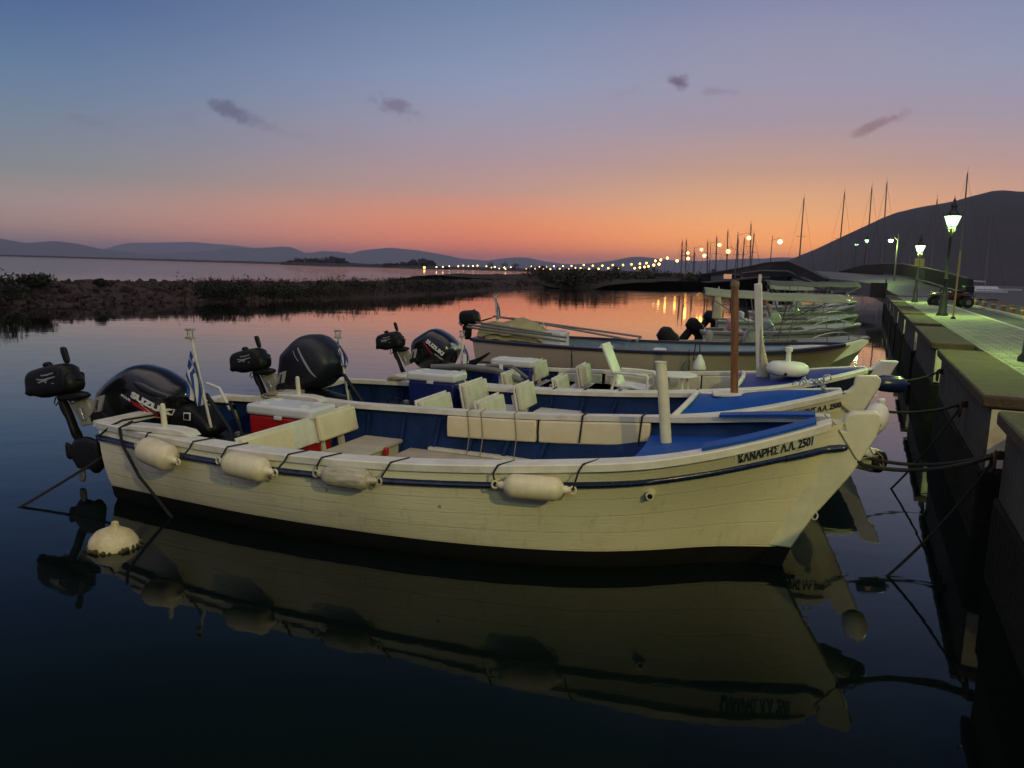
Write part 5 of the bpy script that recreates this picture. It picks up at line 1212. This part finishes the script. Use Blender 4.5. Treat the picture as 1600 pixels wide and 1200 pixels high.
# ---------------------------------------------------------------- flags on the sterns
def flag(label, base, top, Q, ang_, crop, hoist, fly, name='flag', tip=True, rad=.013):
    Qv = Vector(Q); t_ = thing(name, label, 'flag', Qv, ang_, 'striped flags on the sterns')
    po = plane_outline([base, top], Qv, ang_); g = MB(); g.tube([(po[0][0], 0, po[0][1]), (po[1][0], 0, po[1][1])], rad, 8); pl = g.build('pole', trim, t_, smooth=True)
    if tip:
        g = MB(); x, z = po[1]; g.box((x, 0, z+.03), (.075, .06, .02)); g.box((x, 0, z-.05), (.075, .06, .02)); 
        for a in (-1, 1): g.bar((x+a*.03, 0, z-.05), (x+a*.03, 0, z+.03), .008)
        g.build('stern_light', alum, pl)
    H_ = plane_outline(crp(*crop, hoist), Qv, ang_); F_ = plane_outline(crp(*crop, fly), Qv, ang_)
    def ip(L_, u):
        k = min(len(L_)-2, int(u*(len(L_)-1))); f = u*(len(L_)-1)-k; return Vector((L_[k][0]*(1-f)+L_[k+1][0]*f, 0, L_[k][1]*(1-f)+L_[k+1][1]*f))
    g = MB(); NU, NV = 36, 30
    def fn(u, v):
        a = ip(H_, u); b_ = ip(F_, u); p_ = a.lerp(b_, v); bow = Vector((b_.z-a.z, 0, a.x-b_.x)).normalized() if (b_-a).length > 1e-6 else Vector(); p_ -= bow*.10*(b_-a).length*math.sin(math.pi*v)*(1-u)
        p_.y = -.015-.035*math.sin(u*11+v*4)*v**.6; return p_
    vs = [fn(i/NU, j/NV) for i in range(NU+1) for j in range(NV+1)]; fa = ([], [])
    for i in range(NU):
        for j in range(NV):
            u, v = (i+.5)/NU, (j+.5)/NV; s_ = int(u*9)
            if u < 5/9 and v < .30: w_ = (2/9 <= u < 3/9) or (.145 < v < .215)
            else: w_ = s_ % 2 == 1
            a = i*(NV+1)+j; fa[1 if w_ else 0].append((a, a+1, a+NV+2, a+NV+1))
    g.add(vs, fa[0], 0); g.add([], [tuple(q-len(vs) for q in f) for f in fa[1]], 1)
    cl_ = g.build('cloth', [flagblue, flagwhite], t_, smooth=True, angle=180); md = cl_.modifiers.new('thick', 'SOLIDIFY'); md.thickness = .003; return t_
flag('blue and white striped flag drooping at the stern of the nearest boat', (330, 668), (297, 520), aty(318, 610, 7.28), B1.a, (140, 540, 6.667), [(1062, 48), (1045, 130), (1022, 250), (1000, 405)], [(1188, 615), (1165, 628), (1120, 600), (1060, 530)])
flag('rolled striped flag on the pole at the stern of the second boat', (545, 627), (528, 521), aty(535, 590, 9.3), B2.a, (360, 510, 6.667), [(1118, 140), (1120, 190), (1128, 240), (1140, 290)], [(1222, 390), (1205, 415), (1190, 415), (1170, 400)])
flag('small striped flag on the short pole behind the motor of the third boat', (721, 580), (722, 521), aty(722, 555, 11.4), B3.a, (590, 470, 6.667), [(905, 455), (900, 500), (890, 540), (882, 580)], [(955, 640), (935, 660), (905, 672), (885, 675)])
flag('dark furled flag on the pole above the yellow tarp of the cream boat', (777, 503), (774, 463), aty(778, 490, 15.4), B4.a, (680, 450, 5.714), [(540, 90), (543, 130), (545, 170), (548, 215)], [(580, 265), (572, 280), (562, 280), (552, 270)], rad=.02)

# ---------------------------------------------------------------- fenders
def fender(P, L_, r, label, m=fendw, ang_=0.0, tilt=0.0, group='fenders hung on the nearest boat', yaw=0.0):
    t_ = thing('fender', label, 'fender', P, ang_, group); R_m = rotm(0, tilt, yaw)
    prof = [(.012, -L_/2-.035), (.022, -L_/2-.02), (.03, -L_/2)]+[(r*math.sin(min(1, k)*math.pi/2)**.75, -L_/2+.01+.085*k**1.3) for k in (.15, .35, .6, .85, 1)]+[(r*1.01, 0)]+[(r*math.sin(min(1, k)*math.pi/2)**.75, L_/2-.01-.085*k**1.3) for k in (1, .85, .6, .35, .15)]+[(.03, L_/2), (.022, L_/2+.02), (.012, L_/2+.035)]
    g = MB(); g.lathe([(q[0], q[1]) for q in prof], (0, 0, 0), 28, R_m @ Matrix.Rotation(math.pi/2, 3, 'Y')); g.build('body', m, t_, smooth=True, angle=70)
    for sg in (-1, 1):
        c_ = R_m @ Vector((sg*(L_/2+.045), 0, 0)); g = MB(); g.tube([c_+R_m @ Vector((.022*math.cos(k), 0, .026*math.sin(k))) for k in [i*math.pi/6 for i in range(13)]], .008, 6); g.build('eye', m, t_, smooth=True)
    return t_
def hang(b, x, z, L_, r, label, m=fendw, tilt=0.0):
    u = b.h.at_x(x); w_ = max(b.h.w_at(x, z, 0), b.h.sheer(u).y*.0)
    w_ = max(abs(b.h.P(b.h.at_x(x+dx_, .2), .2).y) for dx_ in (-.15, .15)); q1 = b.h.P(b.h.at_x(x-.15, .2), .2); q2 = b.h.P(b.h.at_x(x+.15, .2), .2); yaw = math.atan2(q2.y-q1.y, q2.x-q1.x)
    y = -(abs((q1.y+q2.y)/2)+r+.03); P = b.w(x, y, z); fender(P, L_, r, label, m, b.a, tilt, yaw=yaw)
    for k, sg in enumerate((-1, 1)):
        e_ = Vector((x+sg*(L_/2+.04), y+sg*(L_/2)*math.tan(yaw), z-math.sin(tilt)*sg*L_/2)); S = b.h.sheer(b.h.at_x(x+sg*(L_/2+.07)))
        rope('rope', [b.w(S.x+.10, -(S.y-.135), S.z+.045), b.w(S.x+.03, -(S.y+.034), S.z+.040), b.w(S.x, -(S.y+.045), S.z-.02), b.w(*e_)], .007, ropeb, ['black lashing, stern end, of the ', 'black lashing, bow end, of the '][k]+label.split(',')[0], n=4, group='fender lashings')
hang(B1, 1.02, .61, .42, .112, 'fat clean white fender nearest the stern, on the near boat', tilt=R_(8))
hang(B1, 1.97, .625, .46, .098, 'second white fender from the stern, on the near boat', tilt=R_(3))
hang(B1, 2.86, .64, .44, .080, 'grimy streaked fender amidships, on the near boat', m=fendd)
hang(B1, 4.27, .70, .46, .086, 'clean white fender closest to the bow, on the near boat')
P = aty(1367, 655, 6.75); t_ = thing('buoy_fender', 'round grey white ball fender hanging behind the stem head of the nearest boat', 'fender', P); g = MB(); g.ball((0, 0, 0), (.108, .108, .155), 22, rot=rotm(0, R_(18), 0)); g.build('ball', plasticw, t_, smooth=True, angle=180); g = MB(); g.lathe([(.03, .14), (.035, .175), (.02, .19)], (0.045, 0, 0), 10); g.build('neck', plasticw, t_)
P = aty(1376, 722, 5.62); t_ = thing('fender', 'cream fender with a round black end hanging below the stem of the nearest boat', 'fender', P); R_m = rotm(0, 0, R_(122)) @ Matrix.Rotation(math.pi/2, 3, 'Y')
g = MB(); g.lathe([(.03, -.02), (.07, -.012), (.083, .0), (.086, .02)], (0, 0, 0), 26, R_m); g.build('end_cap', black, t_, smooth=True, angle=50); g = MB(); g.lathe([(.087, .02), (.092, .06), (.092, .36), (.07, .42), (.03, .44)], (0, 0, 0), 26, R_m @ Matrix.Rotation(0, 3, 'X')); g.build('body', creampaint, t_, smooth=True, angle=50)
g = MB(); g.tube([(0, -.03, -.03), (-.05, -.035, .02), (-.10, -.03, .10), (-.22, -.05, .27)], .005, 6); g.tube([(.01, -.03, -.03), (-.01, -.04, .05), (-.07, -.04, .10)], .005, 6); g.build('lashing', ropet, t_)
P = aty(1392, 600, 8.05); t_ = thing('fender', 'dark navy cylinder fender lying behind the stem of the second boat', 'fender', P); g = MB(); g.lathe([(.02, -.16), (.07, -.14), (.088, -.10), (.09, 0), (.088, .10), (.06, .15), (.02, .16)], (0, 0, 0), 22, rotm(0, R_(94), 0)); g.build('body', navy, t_, smooth=True, angle=60); g = MB(); g.tube([(.16, 0, 0), (.20, 0, .01)], .012, 8); g.build('eye', navy, t_)
P = aty(1093, 566, 13.0); t_ = thing('fender', 'white cone shaped fender hanging on the cream boat by two dark lines', 'fender', P)
g = MB(); g.lathe([(.11, -.12), (.115, -.09), (.08, .02), (.04, .10), (.02, .13)], (0, 0, 0), 18); g.build('body', plasticw, t_, smooth=True, angle=50); g = MB(); g.tube([(0, 0, .12), (-.10, .05, .02), (-.06, .1, .30)], .010, 5); g.tube([(0, 0, .12), (.01, .1, .30)], .010, 5); g.build('line', ropeb, t_)
for x in (2.0, 4.1):
    q = B4.h.sheer(B4.h.at_x(x)); rope('rope', [B4.w(x, -(q.y-.08), q.z+.05), B4.w(x, -(q.y+.05), q.z+.0), B4.w(x+.02, -(q.y+.03), q.z-.34)], .010, ropeb, 'short black line over the rail of the cream boat, %s' % ('near the console' if x < 3 else 'near the cone fender'), n=3)
# lashings along the third boat's near rail
for i, x in enumerate((2.35, 2.75, 3.2, 3.75, 4.15)):
    q = B3.h.sheer(B3.h.at_x(x)); rope('rope', [B3.w(x+.03, -(q.y-.12), q.z+.045), B3.w(x, -(q.y+.04), q.z+.035), B3.w(x-.02, -(q.y+.05), q.z-.10)], .010, ropeb, 'short black lashing over the near rail of the dark blue boat', n=3, group='black lashings on the rail of the dark blue boat')

# ---------------------------------------------------------------- ropes
rope('rope', [B1.w(-.18, -.62, .35), atz(27, 795, -.01)], .013, ropeb, 'taut black mooring line running from the nearest stern into the water', sag=.008)
q = B1.h.sheer(.06); rope('rope', [B1.w(.36, -(q.y-.12), q.z+.06), B1.w(.38, -(q.y+.040), q.z+.03), B1.w(.42, -(q.y+.055), .58), B1.w(.66, -1.07, .33), B1.w(.98, -1.03, -.02)], .014, ropeb, 'black mooring line hanging down the near flank by the first fender', n=5)
rope('rope', [B1.w(.50, -.70, .80), B1.w(.28, -.86, .76), B1.w(.22, -.93, .72), B1.w(.05, -.93, .60)], .010, ropeb, 'thin black line round the stern corner of the nearest boat', n=4)
rope('rope', [B1.w(6.35, -.02, .95), B1.w(6.45, -.06, .86), RING1], .016, ropeb, 'heavy black mooring line sagging from the nearest stem to the quay ring', sag=.07, n=20)
rope('rope', [B1.w(6.35, .03, .93), RING1+QD*.05], .014, ropeb, 'second heavy mooring line beside the sagging one at the nearest stem', sag=.085, n=20)
rope('rope', [RING1, atz(1384, 902, -.01)], .011, ropeb, 'thin black line from the near quay ring down into the water', sag=.05, n=20)
rope('rope', [RING2, atz(1391, 765, -.01)], .011, ropeb, 'thin black line from the second ring down into the water', sag=.04, n=16)
rope('rope', [B2.w(6.3, .0, .95), RING2], .014, ropeb, 'black mooring line from the second stem to the quay', sag=.07, n=16)
rope('rope', [B3.w(6.3, .0, .95), RING3], .014, ropeb, 'black mooring line from the third stem to the quay', sag=.06, n=16)
rope('rope', [B1.w(6.16, .0, 1.20), B1.w(6.24, -.065, 1.14), B1.w(6.40, -.064, .90), aty(1372, 712, 5.55)], .0045, ropet, 'thin tan line over the stem of the nearest boat', n=4)
rope('rope', [B2.w(5.98, .0, 1.14), B2.w(6.05, -.09, 1.09), B2.w(6.42, -.07, .78)], .011, ropet, 'tan mooring line over the bow rail of the second boat', n=4)
for i, (px0, px1, px2) in enumerate(((711, 733, 722), (738, 735, 736), (803, 808, 806))):
    a = B1.w(*B1.px(px0, 643, .80)); b_ = B1.w(*B1.px(px1, 677, .60)); q = B1.loc(a); S = B1.h.sheer(B1.h.at_x(q.x))
    x = q.x; rope('rope', [B1.w(x, S.y+.03, S.z+.045), B1.w(x+.02, S.y-.15, S.z+.04), B1.w(x+.06, S.y-.18, S.z-.20), B1.w(x+.05, S.y-.22, S.z-.40)], .005, ropet, ['thin grey string looped over the far rail beside the first side cushion joint', 'thin grey string knotted with the first on the far rail', 'thin grey string hanging over the far rail by the cushion gap'][i], n=4)
for x in (4.08, 4.66):
    S = B1.h.sheer(B1.h.at_x(x)); rope('rope', [B1.w(x, S.y+.04, S.z), B1.w(x, S.y+.03, S.z+.045), B1.w(x, S.y-.15, S.z+.045), B1.w(x-.02, S.y-.17, S.z-.22)], .009, ropeb, 'black strap round the far side cushion, %s' % ('amidships' if x < 4.5 else 'by the foredeck'), n=3)
loops(B1.w(.75, .45, .30), .16, 5, 1, .012, ropet, label='tangled tan rope coil lying in the stern of the nearest boat')
loops(B1.w(.62, -.45, .28), .20, 4, 4, .016, ropeb, label='dark hose coil under the big motor in the nearest boat')
q = B1.h.sheer(.08); loops(B1.w(.55, q.y-.05, q.z+.05), .09, 4, 2, .012, ropet, label='small tan rope coil on the far rail of the nearest boat')
q = B2.h.sheer(.12); loops(B2.w(.75, q.y-.05, q.z+.05), .09, 3, 3, .012, ropet, label='small tan rope coil on the far rail of the second boat')
loops(B2.w(.9, -.1, .30), .22, 4, 6, .014, ropeb, label='dark rope heap in the stern of the second boat')
# chain on the bow of the second boat
t_ = thing('chain', 'heap of galvanised chain with a ring on the bow of the second boat', 'chain', B2.w(5.92, -.02, 1.08), B2.a); rnd = random.Random(3)
for k in range(13):
    c_ = Vector((rnd.uniform(-.17, .15), rnd.uniform(-.06, .06), rnd.uniform(.0, .07)+.03)); R_m = rotm(rnd.uniform(0, 3), rnd.uniform(0, 3), rnd.uniform(0, 3)); g = MB(); g.tube([c_+R_m @ Vector((.032*math.cos(a), .02*math.sin(a), 0)) for a in [i*math.pi/5 for i in range(11)]], .008, 6); g.build('link', steel, t_, smooth=True)
g = MB(); g.tube([Vector((.14+.035*math.cos(a), -.03, .13+.035*math.sin(a))) for a in [i*math.pi/7 for i in range(15)]], .009, 6); g.build('ring', steel, t_, smooth=True)
# fuel tank & gear
def jerry(P, a, label, m=black):
    t_ = thing('fuel_tank', label, 'fuel tank', P, a); g = MB(); g.box((0, 0, .13), (.46, .32, .26)); g.build('tank', m, t_, bevel=.05, seg=4); g = MB(); g.lathe([(.04, .25), (.04, .29), (.02, .30)], (.12, 0, 0), 12); g.build('cap', galv, t_); g = MB(); g.tube([(-.12, 0, .25), (-.10, 0, .32), (.02, 0, .32), (.04, 0, .25)], .014, 6); g.build('handle', m, t_)
rope('hose', [B1.w(.30, -.05, .80), B1.w(.62, -.18, .92), B1.w(.95, -.25, .62), B1.w(1.15, -.42, .30)], .022, black, 'thick black control hose bending from the big motor into the nearest boat', cat='hose', n=5)
rope('hose', [B1.w(.28, .10, .78), B1.w(.70, .05, .80), B1.w(1.0, -.05, .40)], .014, black, 'thin black cable from the big motor to the stern floor of the nearest boat', cat='hose', n=5)
rope('hose', [B2.w(.28, -.1, .80), B2.w(.62, -.25, .88), B2.w(1.0, -.35, .50)], .022, black, 'black control hose from the covered motor into the second boat', cat='hose', n=5)
jerry(B1.w(.70, .0, .24), B1.a+.3, 'black fuel tank on the stern floor of the nearest boat')
jerry(B2.w(1.1, .2, .24), B2.a+.6, 'black fuel tank beside the cooler of the second boat')
rope('hose', [B1.w(.25, .25, .95), B1.w(.45, .2, .92), B1.w(.62, .15, .72)], .016, plasticw, 'short pale hose arching behind the flag pole of the nearest boat', cat='hose')
t_ = boat_thing(B3, 'tube_rail', 'grey padded rail tube bent over the stern of the third boat', 'rail', .9, -.55, .78)
g = MB(); g.tube([(-.5, 0, .0), (0, -.02, .04), (.5, -.05, .02), (.9, -.1, -.1)], .045, 10); g.tube([(.3, .1, .06), (.7, .05, .08), (.95, -.02, -.06)], .025, 8); g.build('tube', galv, t_, smooth=True); g = MB(); g.tube([(.0, .0, -.3), (.0, 0, .22)], .03, 8); g.tube([(.55, 0, -.3), (.55, 0, .10)], .03, 8); g.build('stanchion', plasticw, t_)
# mussel covered mooring buoy
P = atz(178, 853, 0); t_ = thing('mooring_buoy', 'old cream mooring buoy crusted with mussels floating by the nearest stern', 'buoy', P)
g = MB(); g.lathe([(.02, -.10), (.15, -.09), (.185, .0), (.175, .05), (.14, .10), (.08, .135), (.045, .15), (.03, .175), (.024, .20), (.002, .205)], (0, 0, 0), 26, rotm(R_(4), R_(7), 0)); g.build('float', buoyw, t_, smooth=True, angle=60)
g = MB(); rnd = random.Random(2)
for k in range(70):
    a = rnd.uniform(0, 6.28); z = rnd.uniform(-.05, .02); g.ball((.182*math.cos(a), .182*math.sin(a), z), (rnd.uniform(.012, .028), rnd.uniform(.012, .022), rnd.uniform(.01, .02)), 6)
cr_ = g.build('mussel_crust', mossy, t_); cr_['kind'] = 'stuff'

# ---------------------------------------------------------------- small motor boats further along, green in the lamp light
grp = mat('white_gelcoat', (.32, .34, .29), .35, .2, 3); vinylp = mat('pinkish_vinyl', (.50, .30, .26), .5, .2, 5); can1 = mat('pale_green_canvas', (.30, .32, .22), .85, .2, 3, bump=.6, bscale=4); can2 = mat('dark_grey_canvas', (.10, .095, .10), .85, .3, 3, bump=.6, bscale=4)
def speed(label, tip, ang_, sx, sy, sz, motor=True, rail=True, console=True, seatm=None, screen=False):
    h = Hull(sx, sy, sz); h.SZ = [.62, .64, .67, .70, .74, .78, .82, .86, .9, .93, .95]; h.rake = .35*sx
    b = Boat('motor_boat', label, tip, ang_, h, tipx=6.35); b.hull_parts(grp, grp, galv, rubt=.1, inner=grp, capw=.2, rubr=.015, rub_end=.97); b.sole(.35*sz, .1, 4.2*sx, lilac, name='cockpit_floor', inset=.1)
    b.deck(4.0*sx, 6.28*sx, grp, drop=.0, camber=.06)
    if console:
        g = MB(); g.puffy([(-.3, 0), (.3, 0), (.22, .5), (.05, .72), (-.18, .70), (-.26, .4)], .32*sy/.7, p=.2, chk=1); g.v = [(x+2.6*sx, y, z+.35*sz) for x, y, z in g.v]; cn = g.build('console', grp, b.root, smooth=True, angle=40)
        g = MB(); g.add([(2.6*sx+.08, -.26, 1.05*sz), (2.6*sx+.08, .26, 1.05*sz), (2.6*sx-.02, .24, 1.30*sz), (2.6*sx-.02, -.24, 1.30*sz)], [(0, 1, 2, 3)]); g.build('windscreen', galv, cn)
    g = MB(); g.box((1.3*sx, 0, .62*sz), (.5, 1.3*sy, .14)); g.box((1.12*sx, 0, .80*sz), (.12, 1.3*sy, .28)); g.build('bench', seatm or lilac, b.root, bevel=.04)
    if rail:
        for s_ in (-1, 1):
            g = MB(); pts = []
            for k in range(9):
                u = .68+.3*k/8; q = h.sheer(u); pts.append((q.x, s_*(q.y-.06), q.z+.03+.22*math.sin(math.pi*min(1, .12+k/7))**.5))
            g.tube(pts, .013, 6); 
            for k in (2, 5): g.tube([pts[k], (pts[k][0], pts[k][1], pts[k][2]-.25)], .011, 6)
            g.build('bow_rail', steel, b.root, smooth=True)
    if motor:
        q = b.w(-.25, 0, .0); M_ = thing('outboard_motor', motor, 'outboard motor', q, b.a); rt = rotm(0, R_(32), 0)
        def rr(pts, dx, dz): return [((rt @ Vector((x, 0, z))).x+dx, (rt @ Vector((x, 0, z))).z+dz) for x, z in pts]
        g = MB(); g.puffy(rr([(-.26, .0), (.24, 0), (.28, .16), (.20, .34), (.02, .36), (-.10, .40), (-.28, .30)], -.02, .62), .17, p=.2, chk=1); g.build('cowl', black, M_, smooth=True)
        g = MB(); g.puffy(rr([(-.10, 0), (.12, 0), (.10, -.6), (-.14, -.6)], -.02, .74), .07, p=.3, chk=1); g.build('drive_leg', black, M_, smooth=True)
        g = MB(); g.puffy(rr([(-.30, -.58), (.16, -.55), (.14, -.78), (-.26, -.74)], -.02, .74), .05, p=.4, chk=1); g.build('gearcase', black, M_, smooth=True)
        g = MB(); g.box((.18, 0, .55), (.22, .2, .35)); g.build('bracket', black, M_, bevel=.02)
    return b
def bimini(b, x0, x1, w_, z0, z1, m, label, dip=.10, feet=(0.3, .55, .8), hull_x=None):
    t_ = thing('canopy', label, 'canopy', b.w((x0+x1)/2, 0, b.h.sheer(.3).z), b.a); cx = (x0+x1)/2; zz = b.h.sheer(.3).z
    def fn(u, v): 
        k = 2*v-1; return (x0-cx+(x1-x0)*u, k*w_, z0-zz+(z1-z0)*u+.10*(1-k*k)+.008*math.cos(u*6*math.pi)-.03*math.sin(math.pi*u)-(.05*abs(k)**6))
    g = MB(); g.grid(fn, 24, 12); o = g.build('fabric', m, t_, smooth=True, angle=180); md = o.modifiers.new('t', 'SOLIDIFY'); md.thickness = .012; md.offset = -1
    for s_ in (-1, 1):
        k = 0 if s_ < 0 else 1
        for a, f in ((0.0, .62), (.33, .40), (.66, .60), (1.0, .30)):
            g = MB(); top = fn(a, k); foot = ((x0-cx)+(x1-x0)*f, s_*(w_+.02), .02); g.tube([top, foot], .011, 6); g.build('pole', galv, t_)
    for a in (0, .33, .66, 1):
        g = MB(); g.tube([Vector(fn(a, v/8))-Vector((0, 0, .015)) for v in range(9)], .012, 6); g.build('bow_tube', galv, t_, smooth=True)
    return t_
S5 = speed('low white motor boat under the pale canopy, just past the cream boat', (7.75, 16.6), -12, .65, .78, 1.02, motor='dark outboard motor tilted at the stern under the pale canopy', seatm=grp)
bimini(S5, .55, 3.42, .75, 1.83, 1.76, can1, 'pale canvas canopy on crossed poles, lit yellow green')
S6 = speed('white motor boat with pink seat cushions and a number on the bow', (9.35, 20.6), -12, .66, .8, 1.08, motor='black outboard motor with its cowl turned, behind the canopy poles', seatm=vinylp)
letter_on_hull(S6, '25', .15, 3.35, .17, MATS['dull_lettering'], width=1.0)
S7 = speed('grey green open boat with steel rails, third in the lamp light', (11.4, 25.4), -12, .72, .85, 1.1, motor='dark outboard motor of the third motor boat in the lamp light')
bimini(S7, 1.5, 4.3, 1.0, 2.0, 2.02, can2, 'dark grey canopy stretched flat beside the quay')
S8 = speed('pale green small boat with a light cabin roof, fourth in the lamp light', (13.3, 30), -12, .62, .85, 1.25, motor=None, seatm=vinylp)
bimini(S8, .6, 2.2, .8, 1.80, 1.80, can1, 'small pale green canopy behind the dark grey one')
S9 = speed('half hidden white motor boat, furthest before the bridge', (16.0, 36), -12, .7, .9, 1.25, motor=None)
t_ = thing('parasol', 'closed pinkish parasol standing at the stern behind the brown post', 'parasol', S6.w(.4, .2, .6)); g = MB(); g.tube([(0, 0, 0), (0, 0, 1.3)], .02, 6); g.build('pole', steel, t_); g = MB(); g.lathe([(.02, .35), (.14, .42), (.12, .8), (.05, 1.15), (.01, 1.3)], (0, 0, 0), 12); g.build('cloth', canvas, t_)
# headlights coming over the causeway
hl = emitter('headlight', (1, .88, .62), 70)
for i, (px, y) in enumerate(((979.5, 431.5), (997, 432))):
    q = aty(px, y, 190); t_ = thing('car', 'oncoming car with glaring headlights on the causeway, %s of the two' % ('nearer the lagoon' if i == 0 else 'nearer the bridge'), 'car', (q.x, q.y, q.z-.75), R_(-80))
    g = MB(); g.puffy([(-2.1, .25), (2.1, .25), (2.15, .7), (1.5, .9), (.8, 1.35), (-.9, 1.42), (-1.8, .95), (-2.15, .8)], .85, p=.18, chk=1); g.build('body', black, t_, smooth=True, angle=40)
    for sx in (-1.3, 1.3):
        for sy in (-.8, .8): g = MB(); g.tube([(sx, sy-.1, .3), (sx, sy+.1, .3)], .32, 14); g.build('wheel', rub, t_)
    for sy in (-.6, .6): g = MB(); g.ball((2.12, sy, .68), .26, 10); g.build('headlight', hl, t_)
    g = MB(); g.puffy([(-.8, .95), (.7, .95), (.5, 1.3), (-.7, 1.35)], .87, p=.1, chk=1); g.build('windows', cowlblk, t_)
# little wooden jetty with a pale fence across the end of the spit
q = atz(856, 449, 0); t_ = thing('fence', 'pale picket fence on a low jetty at the tip of the scrub', 'fence', (q.x, q.y+1, 0))
for k in range(14): g = MB(); g.box((-3.6+k*.55, 0, .8), (.10, .08, 1.3)); g.build('picket', woodraw, t_)
g = MB(); g.box((0, 0, 1.35), (7.6, .08, .1)); g.build('rail', woodraw, t_); g = MB(); g.box((-1.5, 0, .25), (12, 1.6, .2)); g.build('platform', woodraw, t_)

# ---------------------------------------------------------------- evening air
hz = MB(); hz.box((0, 9000, 160), (34000, 24000, 344)); M = bpy.data.materials.new('evening_haze'); M.use_nodes = True; t = M.node_tree
t.nodes.remove(t.nodes['Principled BSDF']); pv = t.nodes.new('ShaderNodeVolumePrincipled'); pv.inputs['Color'].default_value = (.78, .80, .98, 1); pv.inputs['Density'].default_value = .00010
t.links.new(pv.outputs[0], t.nodes['Material Output'].inputs['Volume']); o = hz.build('haze', M); o['kind'] = 'stuff'
